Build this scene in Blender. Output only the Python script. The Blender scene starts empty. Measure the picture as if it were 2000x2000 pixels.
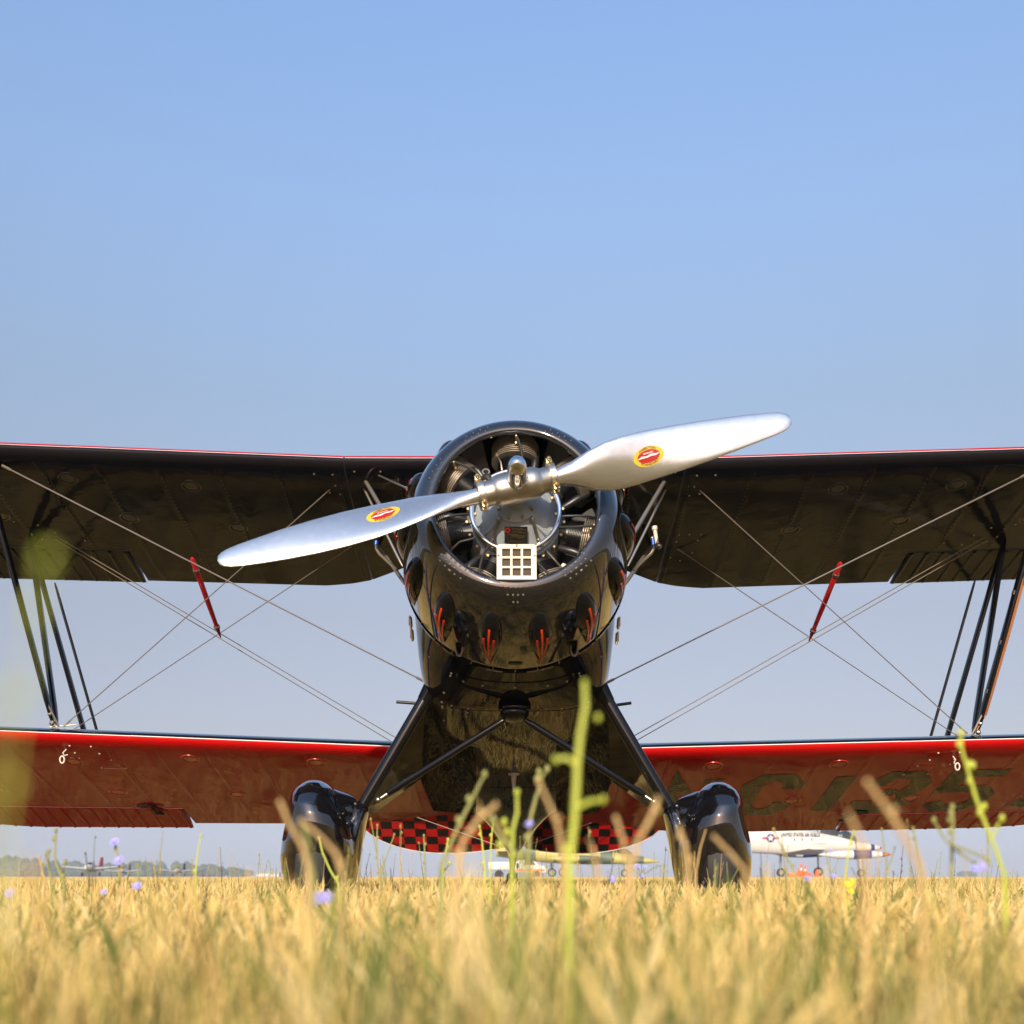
import bpy, bmesh, math, random
from mathutils import Vector, Matrix
import numpy as np

random.seed(7)
RAD = math.radians
sc = bpy.context.scene
COL = sc.collection

# ---------------------------------------------------------------- camera
FPX = 2355.0            # focal length in pixels of a 2000 px wide picture
HOR = 1712.0            # row of the horizon
CAMH = 0.22
cam_d = bpy.data.cameras.new("camera")
cam = bpy.data.objects.new("camera", cam_d)
COL.objects.link(cam)
cam.location = (0, 0, CAMH)
cam.rotation_euler = (RAD(90), 0, 0)
cam_d.sensor_width = 36.0
cam_d.lens = 36.0 * FPX / 2000.0
cam_d.shift_y = (HOR - 1000.0) / 2000.0
cam_d.clip_start = 0.05
cam_d.clip_end = 8000
cam_d.dof.use_dof = True
cam_d.dof.focus_distance = 6.8
cam_d.dof.aperture_fstop = 3.7
sc.camera = cam

# ---------------------------------------------------------------- world, sun, exposure
SUN_EL, SUN_AZ = RAD(21), RAD(188)      # azimuth clockwise from +Y (the viewing direction)
w = bpy.data.worlds.new("World"); sc.world = w; w.use_nodes = True
nt = w.node_tree; nt.nodes.clear()
sky = nt.nodes.new("ShaderNodeTexSky"); sky.sky_type = 'NISHITA'; sky.sun_disc = False
sky.sun_elevation = SUN_EL; sky.sun_rotation = SUN_AZ
sky.air_density = 1.0; sky.dust_density = 1.4; sky.ozone_density = 2.2; sky.altitude = 300
bg = nt.nodes.new("ShaderNodeBackground"); bg.inputs[1].default_value = 0.12
wo = nt.nodes.new("ShaderNodeOutputWorld")
# colour balance of the whole sky by height above the horizon, the same in every direction
tcw = nt.nodes.new("ShaderNodeTexCoord"); sx = nt.nodes.new("ShaderNodeSeparateXYZ"); rp = nt.nodes.new("ShaderNodeValToRGB")
nt.links.new(tcw.outputs['Generated'], sx.inputs[0]); nt.links.new(sx.outputs[2], rp.inputs[0])
GAIN = [(0.0, (1.2, 1.2, 1.75)), (.0136, (.87, .90, 1.38)), (.0263, (.76, .76, 1.15)), (.0475, (.70, .63, .85)), (.1105, (.84, .63, .62)), (.212, (1.12, .79, .68)), (.361, (1.53, 1.22, 1.035)), (.487, (1.91, 1.68, 1.57)), (.588, (2.04, 1.93, 1.91)), (1.0, (2.05, 1.98, 1.95))]
for i_, (p_, c_) in enumerate(GAIN):
    e_ = rp.color_ramp.elements[i_] if i_ < 1 else (rp.color_ramp.elements[1] if i_ == len(GAIN) - 1 else rp.color_ramp.elements.new(p_))
for e_, (p_, c_) in zip(sorted(rp.color_ramp.elements, key=lambda q: q.position), GAIN):
    e_.position = p_; e_.color = (c_[0] / 2.1, c_[1] / 2.1, c_[2] / 2.1, 1)
mg = nt.nodes.new("ShaderNodeVectorMath"); mg.operation = 'MULTIPLY'
m2 = nt.nodes.new("ShaderNodeVectorMath"); m2.operation = 'SCALE'; m2.inputs['Scale'].default_value = 2.1
nt.links.new(sky.outputs[0], mg.inputs[0]); nt.links.new(rp.outputs[0], mg.inputs[1]); nt.links.new(mg.outputs[0], m2.inputs[0])
nt.links.new(m2.outputs[0], bg.inputs[0]); nt.links.new(bg.outputs[0], wo.inputs[0])
sun_d = bpy.data.lights.new("sun", 'SUN'); sun_d.energy = 4.2; sun_d.angle = RAD(0.55)
sun_d.color = (1.0, 0.87, 0.68)
sun = bpy.data.objects.new("sun", sun_d); COL.objects.link(sun)
sdir = Vector((math.sin(SUN_AZ) * math.cos(SUN_EL), math.cos(SUN_AZ) * math.cos(SUN_EL), math.sin(SUN_EL)))
sun.rotation_euler = sdir.to_track_quat('Z', 'Y').to_euler()
sc.view_settings.view_transform = 'Standard'; sc.view_settings.look = 'None'
sc.view_settings.gamma = 1; sc.view_settings.use_curve_mapping = False
sc.view_settings.exposure = 0.35
sc.cycles.max_bounces = 8; sc.cycles.transparent_max_bounces = 8
sc.cycles.use_denoising = True
sc.cycles.volume_step_rate = 4.0

# ---------------------------------------------------------------- helpers
def P(px, py, Y):
    """3-D point at distance Y seen at photo pixel (px, py)."""
    return Vector(((px - 1000.0) * Y / FPX, Y, CAMH + (HOR - py) * Y / FPX))

TH = RAD(13.0); CT, ST = math.cos(TH), math.sin(TH)
AX, AY, AZ = 0.015, 5.0, 1.834
def A(x, s, u):
    """aircraft frame: x right, s aft of the propeller hub, u up -> world."""
    return Vector((AX + x, AY + s * CT + u * ST, AZ - s * ST + u * CT))
def Adir(x, s, u):
    return Vector((x, s * CT + u * ST, -s * ST + u * CT))

class MB:
    def __init__(self): self.v = []; self.f = []; self.m = []
    def add(self, vs, fs, mi=0):
        o = len(self.v); self.v += [tuple(p) for p in vs]
        self.f += [tuple(i + o for i in f) for f in fs]; self.m += [mi] * len(fs)
    def loft(self, rings, cap=True, closed=True, mi=0):
        n = len(rings[0]); vs = [p for r in rings for p in r]; fs = []
        for a in range(len(rings) - 1):
            for i in range(n if closed else n - 1):
                j = (i + 1) % n
                fs.append((a * n + i, a * n + j, (a + 1) * n + j, (a + 1) * n + i))
        if cap and closed:
            fs.append(tuple(range(n))[::-1]); fs.append(tuple((len(rings) - 1) * n + i for i in range(n)))
        self.add(vs, fs, mi)
    def tube(self, pts, r, n=8, mi=0, flat=None, cap=True):
        pts = [Vector(p) for p in pts]
        if not hasattr(r, '__len__'): r = [r] * len(pts)
        rings = []; up = None
        for i, p in enumerate(pts):
            d = (pts[min(i + 1, len(pts) - 1)] - pts[max(i - 1, 0)]).normalized()
            if up is None:
                up = Vector((0, 0, 1)) if abs(d.z) < .9 else Vector((0, 1, 0))
                if flat is not None: up = Vector(flat[0])
            a = (up - d * up.dot(d)).normalized(); b = d.cross(a); up = a
            k = flat[1] if flat is not None else 1.0
            rings.append([p + a * math.cos(t) * r[i] * k + b * math.sin(t) * r[i]
                          for t in [2 * math.pi * q / n for q in range(n)]])
        self.loft(rings, cap=cap, mi=mi)
    def lathe(self, prof, O, axis, n=32, mi=0, a0=0, a1=2 * math.pi, ref=None):
        """prof: (distance along axis, radius)."""
        axis = Vector(axis).normalized()
        ref = Vector(ref) if ref is not None else (Vector((0, 0, 1)) if abs(axis.z) < .9 else Vector((1, 0, 0)))
        a = (ref - axis * ref.dot(axis)).normalized(); b = axis.cross(a); O = Vector(O)
        full = abs(a1 - a0 - 2 * math.pi) < 1e-6
        k = n if full else n + 1
        rings = [[O + axis * d + (a * math.cos(a0 + (a1 - a0) * q / n) + b * math.sin(a0 + (a1 - a0) * q / n)) * r
                  for q in range(k)] for d, r in prof]
        self.loft(rings, cap=False, closed=full, mi=mi)
    def box(self, c, sx, sy, sz, R=None, mi=0, bev=0.0):
        c = Vector(c); vs = []
        if bev > 0:
            bm = bmesh.new(); bmesh.ops.create_cube(bm, size=1)
            for v in bm.verts: v.co = Vector((v.co.x * sx, v.co.y * sy, v.co.z * sz))
            bmesh.ops.bevel(bm, geom=list(bm.edges), offset=bev, segments=2, affect='EDGES', profile=.6)
            vs = [v.co.copy() for v in bm.verts]; bm.verts.index_update()
            fs = [tuple(v.index for v in f.verts) for f in bm.faces]; bm.free()
        else:
            for z in (-.5, .5):
                for x, y in ((-.5, -.5), (.5, -.5), (.5, .5), (-.5, .5)): vs.append(Vector((x * sx, y * sy, z * sz)))
            fs = [(3, 2, 1, 0), (4, 5, 6, 7), (0, 1, 5, 4), (1, 2, 6, 5), (2, 3, 7, 6), (3, 0, 4, 7)]
        if R is not None: vs = [R @ v for v in vs]
        self.add([c + v for v in vs], fs, mi)
    def ball(self, c, rx, ry=None, rz=None, n=12, m=8, R=None, mi=0):
        ry = rx if ry is None else ry; rz = rx if rz is None else rz; c = Vector(c)
        vs = [Vector((0, 0, -rz))]; 
        for j in range(1, m):
            ph = math.pi * j / m - math.pi / 2
            for i in range(n):
                t = 2 * math.pi * i / n
                vs.append(Vector((rx * math.cos(ph) * math.cos(t), ry * math.cos(ph) * math.sin(t), rz * math.sin(ph))))
        vs.append(Vector((0, 0, rz))); fs = []
        for i in range(n):
            j = (i + 1) % n
            fs.append((0, 1 + j, 1 + i))
            for k in range(m - 2):
                fs.append((1 + k * n + i, 1 + k * n + j, 1 + (k + 1) * n + j, 1 + (k + 1) * n + i))
            fs.append((1 + (m - 2) * n + i, 1 + (m - 2) * n + j, len(vs) - 1))
        if R is not None: vs = [R @ v for v in vs]
        self.add([c + v for v in vs], fs, mi)
    def prism(self, poly, d, mi=0):
        """polygon of 3-D points extruded by vector d."""
        n = len(poly); d = Vector(d)
        self.add([Vector(p) for p in poly] + [Vector(p) + d for p in poly],
                 [tuple(range(n))[::-1], tuple(range(n, 2 * n))] + [(i, (i + 1) % n, n + (i + 1) % n, n + i) for i in range(n)], mi)
    def build(self, name, mats, parent=None, smooth=True, angle=40):
        me = bpy.data.meshes.new(name); me.from_pydata(self.v, [], self.f)
        if not isinstance(mats, (list, tuple)): mats = [mats]
        for m in mats: me.materials.append(m)
        if len(mats) > 1: me.polygons.foreach_set('material_index', self.m)
        bm = bmesh.new(); bm.from_mesh(me)
        bmesh.ops.recalc_face_normals(bm, faces=bm.faces)
        bm.to_mesh(me); bm.free()
        if smooth:
            me.polygons.foreach_set('use_smooth', [True] * len(me.polygons))
            try: me.set_sharp_from_angle(angle=RAD(angle))
            except Exception: pass
        me.update()
        return link(name, me, parent)

def link(name, me, parent=None):
    o = bpy.data.objects.new(name, me); COL.objects.link(o)
    if parent is not None:
        o.parent = parent
        if parent.type == 'EMPTY': o.matrix_parent_inverse = Matrix.Translation(-parent.location) if not parent.get('_rot') else Matrix.Identity(4)
    return o
def tag(o, label=None, cat=None, group=None, kind=None):
    if label: o['label'] = label
    if cat: o['category'] = cat
    if group: o['group'] = group
    if kind: o['kind'] = kind
    return o
def empty(name, loc):
    o = bpy.data.objects.new(name, None); COL.objects.link(o); o.location = loc; o.empty_display_size = .2
    return o

# ---------------------------------------------------------------- materials
def mat(name, col, rough=.5, metal=0.0, coat=0.0, noise=None, bump=None, spec=None, coat_rough=.03, aniso=None):
    """noise=(scale, other colour, contrast)  bump=(scale, strength[, distance])"""
    m = bpy.data.materials.new(name); m.use_nodes = True; n = m.node_tree.nodes; l = m.node_tree.links
    b = n["Principled BSDF"]
    b.inputs['Base Color'].default_value = (*col, 1); b.inputs['Roughness'].default_value = rough
    b.inputs['Metallic'].default_value = metal; b.inputs['Coat Weight'].default_value = coat
    b.inputs['Coat Roughness'].default_value = coat_rough
    if spec is not None: b.inputs['Specular IOR Level'].default_value = spec
    if aniso: b.inputs['Anisotropic'].default_value = aniso
    tc = n.new('ShaderNodeTexCoord')
    if noise:
        t = n.new('ShaderNodeTexNoise'); t.inputs['Scale'].default_value = noise[0]; t.inputs['Detail'].default_value = 6
        l.new(tc.outputs['Object'], t.inputs['Vector'])
        r = n.new('ShaderNodeValToRGB'); c = noise[2]
        r.color_ramp.elements[0].position = .5 - c; r.color_ramp.elements[1].position = .5 + c
        r.color_ramp.elements[0].color = (*col, 1); r.color_ramp.elements[1].color = (*noise[1], 1)
        l.new(t.outputs[0], r.inputs[0]); l.new(r.outputs[0], b.inputs['Base Color'])
    if bump:
        t2 = n.new('ShaderNodeTexNoise'); t2.inputs['Scale'].default_value = bump[0]; t2.inputs['Detail'].default_value = 3
        l.new(tc.outputs['Object'], t2.inputs['Vector'])
        bp = n.new('ShaderNodeBump'); bp.inputs['Strength'].default_value = bump[1]
        bp.inputs['Distance'].default_value = bump[2] if len(bump) > 2 else .01
        l.new(t2.outputs[0], bp.inputs['Height']); l.new(bp.outputs[0], b.inputs['Normal'])
        if coat: l.new(bp.outputs[0], b.inputs['Coat Normal'])
    m['b'] = 1
    return m

BLACK = mat('gloss_black', (.006, .006, .007), .03, coat=0, spec=.36, bump=(2.2, .10, .01))
COWLB = mat('cowling_gloss_black', (.008, .008, .009), .05, spec=1.0, coat=1.0, bump=(2.2, .08, .01))
BLACK2 = mat('black_tube_paint', (.005, .005, .006), .12)
SATIN = mat('satin_black', (.012, .012, .012), .45)
FABB = mat('black_doped_fabric', (.013, .012, .015), .10, coat=0, spec=.22, bump=(5, .35, .012))
FABR = mat('red_doped_fabric', (.42, .005, .005), .07, spec=.20, bump=(8, .32, .012))
FABT = mat('black_top_dope', (.008, .009, .012), .12, coat=.7)
REDT = mat('red_top_dope', (.42, .003, .010), .5, spec=.12)
WHITE = mat('white_pinstripe', (.80, .78, .74), .5, spec=.2)
DARKL = mat('dark_lettering', (.005, .007, .005), .07, spec=.22, bump=(8, .32, .012))
STITCH = mat('rib_stitching', (.035, .028, .022), .35)
STITCHR = mat('red_rib_stitching', (.30, .018, .012), .35)
RINGB = mat('inspection_ring_black', (.03, .028, .026), .25, coat=.4)
RINGR = mat('inspection_ring_red', (.52, .01, .008), .25, coat=.5)
ALU = mat('polished_aluminium', (.93, .93, .91), .22, metal=.93, noise=(40, (.82, .82, .81), .3))
ALUH = mat('hub_aluminium', (.60, .56, .49), .34, metal=1.0, bump=(120, .12, .002))
CHROME = mat('chrome', (.85, .85, .85), .07, metal=1.0)
STEEL = mat('dull_steel', (.42, .37, .30), .38, metal=1.0)
BRASS = mat('brass_fitting', (.62, .45, .22), .33, metal=1.0)
CASE = mat('grey_enamel_crankcase', (.33, .37, .40), .42, coat=.12, noise=(14, (.26, .30, .33), .25))
FIN = mat('cylinder_head_fins', (.52, .45, .36), .42, metal=.45, noise=(30, (.36, .30, .23), .3))
BARR = mat('black_cylinder_barrel', (.018, .018, .020), .35)
RUB = mat('rubber', (.015, .014, .013), .7)
ORANGE = mat('orange_pinstripe', (.85, .06, .012), .25)
ORANGE2 = mat('red_orange_pinstripe', (.70, .02, .01), .25)
STICK = mat('red_javelin_paint', (.42, .012, .010), .28, coat=.4)
WIRE = mat('bracing_wire_steel', (.36, .31, .26), .35, metal=.8)
PANEL = mat('cream_grille_paint', (.72, .66, .55), .4)
MESHM = mat('brown_wire_mesh', (.075, .050, .020), .7, noise=(900, (.03, .02, .01), .15))
YEL = mat('decal_yellow', (.62, .42, .03), .35)
RED = mat('decal_red', (.36, .010, .010), .35)
INK = mat('decal_ink', (.02, .02, .02), .4)
PLATE = mat('data_plate', (.012, .011, .010), .3)
CABM = mat('cabane_painted_highlight', (.30, .28, .26), .25, metal=.6)  # black struts coloured pale grey all over, standing in for their bright highlights
SPATB = mat('spat_gloss_black', (.006, .006, .008), .03, spec=1.0, coat=1.0)
CREAM = mat('antenna_white', (.62, .60, .54), .4)
GREYC = mat('antenna_grey', (.16, .17, .18), .5)
BLUE = mat('blue_anodised', (.02, .10, .42), .3, metal=.5)
COPPER = mat('copper_tube', (.60, .25, .10), .35, metal=1.0)
GLASS = mat('windscreen', (.5, .55, .58), .03)
GLASS.node_tree.nodes["Principled BSDF"].inputs['Transmission Weight'].default_value = .9
LEATHER = mat('brown_leather', (.10, .045, .02), .6, noise=(20, (.06, .03, .015), .3))
EXH = mat('exhaust_metal', (.40, .36, .30), .35, metal=1.0, noise=(25, (.16, .12, .09), .3))
FAIR = mat('leg_fairing_paint', (.010, .010, .009), .10, coat=.9, bump=(3, .15, .01))

# checker material for the elevators
CHK = bpy.data.materials.new('red_black_checkers'); CHK.use_nodes = True
n = CHK.node_tree.nodes; l = CHK.node_tree.links; b = n["Principled BSDF"]
tc = n.new('ShaderNodeTexCoord'); ck = n.new('ShaderNodeTexChecker'); ck.inputs['Scale'].default_value = 1.0 / .1
ck.inputs['Color1'].default_value = (.50, .010, .012, 1); ck.inputs['Color2'].default_value = (.012, .011, .011, 1)
l.new(tc.outputs['UV'], ck.inputs['Vector']); l.new(ck.outputs[0], b.inputs['Base Color']); b.inputs['Roughness'].default_value = .35

# ================================================================ THE BIPLANE
plane = empty('biplane', (0.015, 6.2, 0.0))
tag(plane, 'glossy black and red radial engined biplane facing the camera, standing on the dry grass', 'airplane')

# ---------------------------------------------------------------- wings
_tx = [0, .0125, .025, .05, .1, .2, .3, .4, .5, .6, .7, .8, .9, 1]
_tt = [.035, .0545, .065, .079, .096, .1136, .117, .114, .1052, .0915, .0735, .0522, .028, .0035]
_tb = [.035, .0193, .0147, .0093, .0042, .0003, 0, 0, 0, 0, 0, 0, 0, 0]
_sq = [math.sqrt(x) for x in _tx]
def foil(c, top): return float(np.interp(math.sqrt(max(c, 0)), _sq, _tt if top else _tb))

def make_wing(side, upper):
    """returns pt(X, c, top, off) for one wing half; X is the world offset from the aircraft centre."""
    if upper:
        yl, ch = 6.40, 1.41
        def zl(X): return (2.386 + (max(X - .9, 0)) * (.0405 if side < 0 else .0300) - (0 if side < 0 else .004))
        def zt(X): return ((2.104 + max(X - 1.2, 0) * .028) if side < 0 else (2.087 + max(X - 1.2, 0) * .034))
    else:
        yl, ch = 6.70, 1.40
        def zl(X): return .885 + (max(X, .3) - .6) * (.0403 if side < 0 else .025) - (0 if side < 0 else .008)
        def zt(X): return (.575 + max(X - 1.2, 0) * .004) if side < 0 else (.522 + max(X - 1.6, 0) * .022)
    def pt(X, c, top=False, off=0.0):
        z0, z1 = zl(X), zt(X)
        d = Vector((0, ch, z1 - z0)); L = d.length; d.normalize(); nn = Vector((0, -d.z, d.y))
        h = foil(c, top) * L
        p = Vector((AX + side * X, yl, z0)) + d * (c * L) + nn * h
        return p + nn * (off if top else -off)
    return pt

def frange(a, b, n): return [a + (b - a) * i / (n - 1) for i in range(n)]
def cgrid(c0, c1, n): return [(math.sqrt(c0) + (math.sqrt(c1) - math.sqrt(c0)) * i / (n - 1)) ** 2 for i in range(n)]

def wing_half(side, upper):
    pt = make_wing(side, upper)
    tip = 4.55 if upper else 4.05
    root = 0.0 if upper else .30
    if upper: panels = [(0.0, .905), (.913, tip)]
    else: panels = [(root, tip)]
    ail0, ail1, ch_h = (2.37, 4.1, .715) if upper else (2.05, 3.72, .775)
    if upper:
        ail0 = 2.37 if side < 0 else 2.42
    else:
        ail0 = 2.14 if side < 0 else 2.15
    def tend(X):          # trailing-edge chord fraction (root cut-out and tip rounding)
        if upper: e = float(np.interp(X, [0, .4, .62, .78, .92, 1.05, 1.22, 9], [.62, .70, .78, .87, .945, .98, 1, 1]))
        else: e = float(np.interp(X, [.4, .55, .7, .85, 1.0, 1.12, 9], [.84, .865, .905, .95, .985, 1, 1]))
        rt = tip - X; r0 = 1.0
        if rt < r0: e = min(e, .42 + .58 * math.sqrt(max(0, 1 - ((r0 - rt) / r0) ** 2.2)))
        return e
    def lead(X):
        rt = tip - X; r0 = .45
        return 0.0 if rt >= r0 else .42 * (1 - math.sqrt(max(0, 1 - ((r0 - rt) / r0) ** 2)))
    def q(X, c, top, off=0.0):     # c in 0..1 of local chord
        l0 = lead(X); cc = l0 + c * (max(tend(X), l0 + .002) - l0)
        k = min(1.0, (tend(X) - l0) / .75)
        if k < 1 and tip - X < .9:
            m_ = pt(X, cc, True).lerp(pt(X, cc, False), .6)
            return m_.lerp(pt(X, cc, top, off), max(k, .03))
        return pt(X, cc, top, off)
    nm = 'upper_wing' if upper else 'lower_wing'
    fu, ft = (FABB, REDT) if upper else (FABR, FABT)
    cl_b = cgrid(0, 1, 26)
    b0, b1 = (.0030, .0048) if upper else (.0008, .0024)
    main = None
    stA = []
    # ---- underside: full chord inboard of the aileron, cut at the hinge along it
    mb = MB()
    for (xa, xb) in panels:
        xs = [x for x in frange(xa, xb, max(6, int((xb - xa) / .06)))]
        extra = [ail0, ail1] if xb > ail1 else []
        xs = sorted(set([x for x in xs if all(abs(x - e) > .02 for e in extra)] + extra))
        segs = []; cur = [xs[0]]
        for x in xs[1:]:
            cur.append(x)
            if x in extra: segs.append(cur); cur = [x]
        segs.append(cur)
        for seg in segs:
            if len(seg) < 2: continue
            mid = (seg[0] + seg[-1]) / 2; cut = ail0 < mid < ail1
            cm = ch_h if cut else 1.0
            def qq(X, c, top, cut=cut, cm=cm):
                if not cut: return q(X, c, top)
                return pt(X, c * cm, top)
            mb.loft([[qq(X, c, False) for c in cl_b] for X in seg], closed=False, cap=False, mi=0)
            mb.loft([[qq(X, c, True) for c in cgrid(0, b0, 5)] for X in seg], closed=False, cap=False, mi=0)
            mb.loft([[qq(X, c, True) for c in cgrid(b0, b1, 4)] for X in seg], closed=False, cap=False, mi=1)
            mb.loft([[qq(X, c, True) for c in cgrid(b1, 1, 22)] for X in seg], closed=False, cap=False, mi=2)
            # closing walls: ends and the aft edge
            for X in (seg[0], seg[-1]):
                r = [qq(X, c, False) for c in cl_b] + [qq(X, c, True) for c in cgrid(0, 1, 22)][::-1][:-1]
                mb.add(r, [tuple(range(len(r)))], 0)
            mb.loft([[qq(X, 1, False), qq(X, 1, True)] for X in seg], closed=False, cap=False, mi=0)
    main = mb.build(nm, [fu, WHITE, ft], plane, angle=50)
    # ---- aileron: own slab with corrugation ridges
    droop = .012 if upper else (.030 if side < 0 else .008)
    def ap(X, f, top):             # f 0..1 along the aileron chord
        c0 = ch_h + .010; e = tend(X); c = c0 + (max(e, c0 + .04) - c0) * f
        p = pt(X, c, top)
        return p + Vector((0, 0, -droop * f))
    mb = MB(); xs = []; nr = int((ail1 - ail0) / .098)
    for k in range(nr):
        a = ail0 + .012 + (ail1 - ail0 - .024) * k / nr; d = (ail1 - ail0 - .024) / nr
        xs += [(a, 0), (a + d * .10, 1), (a + d * .22, 1), (a + d * .32, 0)]
    xs.append((ail1 - .012, 0))
    ring = []
    for X, r in xs:
        o = Vector((0, -.001, -.0075 * r))
        rr = [ap(X, f, False) + (o if .02 < f < .98 else Vector((0, 0, 0))) for f in (0, .03, .4, .8, .97, 1)]
        rr += [ap(X, f, True) for f in (1, .6, .3, 0)]
        ring.append(rr)
    mb.loft(ring, cap=True)
    AILM = FABB if upper else FABR
    ob = mb.build('aileron', AILM, main, smooth=False)
    # hinge gap shadow edge strip (red edge on the lower wing)
    mb = MB()
    mb.tube([pt(X, ch_h + .004, False, .001) for X in frange(ail0, ail1, 20)], .0035, n=6)
    mb.build('hinge_strip', SATIN if upper else RINGR, main)
    # ---- rib stitching: short raised beads in rows
    mb = MB()
    ribs = frange(root + .30, tip - .35, 13 if upper else 12)
    for X in ribs:
        cm = ch_h if ail0 < X < ail1 else tend(X) - .02
        nb = int((cm - .12) * 1.42 / .038)
        for i in range(nb):
            c = .12 + (cm - .12) * i / nb
            mb.tube([pt(X, c, False, .0008), pt(X, c + .012, False, .0008)], .0022, n=5)
    ob = mb.build('rib_stitching', STITCH if upper else STITCHR, main); ob['kind'] = 'stuff'
    # rib tapes: one thin tape per rib
    for X in ribs:
        cm = ch_h - .01 if ail0 < X < ail1 else tend(X) - .005
        mb = MB()
        mb.loft([[pt(X - .021, c, False, .0004), pt(X - .017, c, False, .0011), pt(X + .017, c, False, .0011), pt(X + .021, c, False, .0004)]
                 for c in cgrid(.05, cm, 10)], closed=False, cap=False)
        mb.build('rib_tape', fu, main)
    # ---- inspection rings
    if upper: spots = [(1.78, .17), (2.45, .15) if side < 0 else (2.43, .17), (1.62, .48), (2.24, .43), (3.0, .45), (3.3, .17), (3.7, .45)]
    else: spots = [(1.13, .12), (1.85, .13), (1.72, .56), (2.46, .56), (2.55, .20) if side < 0 else (3.4, .16), (3.2, .56)]
    for X, c in spots:
        p = pt(X, c, False, 0); d1 = (pt(X, c + .02, False) - pt(X, c - .02, False)).normalized(); nn = d1.cross(Vector((1, 0, 0))).normalized()
        if nn.z > 0: nn = -nn
        mb = MB(); mb.lathe([(-.002, .058), (.003, .057), (.0045, .052), (.003, .048), (.001, .046)], p, nn, n=26)
        mb.lathe([(.001, .040), (.004, .037), (.004, .0), ], p, nn, n=22)
        mb.build('inspection_cover', RINGB if upper else RINGR, main)
    # ---- small brass screws near fittings
    mb = MB()
    if upper:
        ss = [(.86, .04), (.72, .04), (.98, .06), (1.08, .06), (.98, .13), (1.02, .18), (.965, .19), (3.05, .12), (3.0, .20), (2.82, .52), (2.95, .50), (2.75, .58), (2.90, .60), (2.72, .66), (2.6, .64), (2.86, .64)]
        if side > 0: ss += [(.97, .50), (1.03, .50), (1.1, .50), (.965, .56), (1.09, .55), (.955, .70), (1.08, .66), (1.02, .73)]
    else:
        ss = [(2.50, .05), (2.38, .05), (2.50, .11), (2.36, .11), (2.50, .16), (2.32, .17), (2.28, .26), (2.42, .26)]
    for X, c in ss:
        mb.ball(pt(X, c, False, .001), .0055, n=8, m=6)
    ob = mb.build('screw', BRASS if upper else CREAM, main); ob['kind'] = 'stuff'
    if not upper:
        # access panel and tie-down ring
        mb = MB(); X0, X1, c0, c1 = 2.27, 2.43, .17, .27
        mb.tube([pt(X0, c0, 0, .001), pt(X1, c0, 0, .001), pt(X1, c1, 0, .001), pt(X0, c1, 0, .001), pt(X0, c0, 0, .001)], .002, n=5)
        mb.build('access_panel', RINGR, main)
        X = 2.54 if side < 0 else 2.485
        p = pt(X, .085, False, 0); mb = MB()
        if side < 0:
            pr = [p + Vector((.012, 0, .01)), p + Vector((-.012, -.01, -.02)), p + Vector((-.004, -.01, -.035)), p + Vector((.014, -.005, -.03))]
        else:
            pr = [p + Vector((-.012, 0, .01)), p + Vector((.006, -.01, -.02)), p + Vector((-.004, -.01, -.035)), p + Vector((.006, -.005, -.045))]
        mb.tube(pr, .0035, n=6)
        cc = p + Vector((-.016 if side < 0 else .016, -.01, -.058)); rr = []
        for k in range(17):
            t = 2 * math.pi * k / 16; rr.append(cc + Vector((math.cos(t) * .0125, 0, math.sin(t) * .020)))
        mb.tube(rr, .0042, n=7, cap=False)
        mb.build('tie_down_ring', CREAM, main)
        # aileron control arm near the inboard end
        p = pt(ail0 + (.18 if side < 0 else .02), ch_h - .05, False, 0); mb = MB()
        mb.tube([p + Vector((side * .02, 0, .0)), p + Vector((side * .0, .10, -.05)), p + Vector((-side * .05, .24, -.055))], [.010, .010, .006], n=6)
        mb.tube([p + Vector((side * .10, .02, -.012)), p + Vector((0, 0, -.012)), p + Vector((-side * .06, .05, -.03))], .006, n=6)
        mb.build('aileron_horn', SATIN, main)
    return pt, main

UL, ULo = wing_half(-1, True)
UR, URo = wing_half(1, True)
LL, LLo = wing_half(-1, False)
LR, LRo = wing_half(1, False)

# registration on the right lower wing underside, ribbon glyphs laid on the skin
def ribbon(mb, line, w, base):
    pts = [Vector(p) for p in line]; L = []; R_ = []
    for i, p in enumerate(pts):
        d0 = (pts[i] - pts[i - 1]).normalized() if i else None
        d1 = (pts[i + 1] - pts[i]).normalized() if i < len(pts) - 1 else None
        if d0 is None: d0 = d1
        if d1 is None: d1 = d0
        n0 = Vector((-d0.y, d0.x)); n1 = Vector((-d1.y, d1.x)); m = (n0 + n1).normalized()
        k = w / 2 / max(.35, m.dot(n0)); L.append(p + m * k); R_.append(p - m * k)
    for i in range(len(pts) - 1):
        n = max(1, int((pts[i + 1] - pts[i]).length / .04)); rows = []
        for j in range(n + 1):
            f = j / n; a = L[i].lerp(L[i + 1], f); b_ = R_[i].lerp(R_[i + 1], f)
            rows.append([base(a.lerp(b_, g)) for g in (0, .5, 1)])
        mb.loft(rows, closed=False, cap=False)
GL = {
 'N': [[(0, 0), (0, 1), (1, 0), (1, 1)]],
 'C': [[(1, .70), (1, .80), (.74, 1), (.26, 1), (0, .80), (0, .20), (.26, 0), (.74, 0), (1, .20), (1, .30)]],
 '1': [[(.5, 0), (.5, 1)]],
 '3': [[(0, .72), (0, .80), (.26, 1), (.74, 1), (1, .80), (1, .66), (.86, .51), (1, .36), (1, .20), (.74, 0), (.26, 0), (0, .20), (0, .28)], [(.34, .51), (.60, .51)]],
 '5': [[(1, 1), (0, 1), (0, .57), (.74, .57), (1, .40), (1, .20), (.74, 0), (.26, 0), (0, .18)]],
 '7': [[(0, 1), (1, 1), (.30, 0)]],
}
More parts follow.
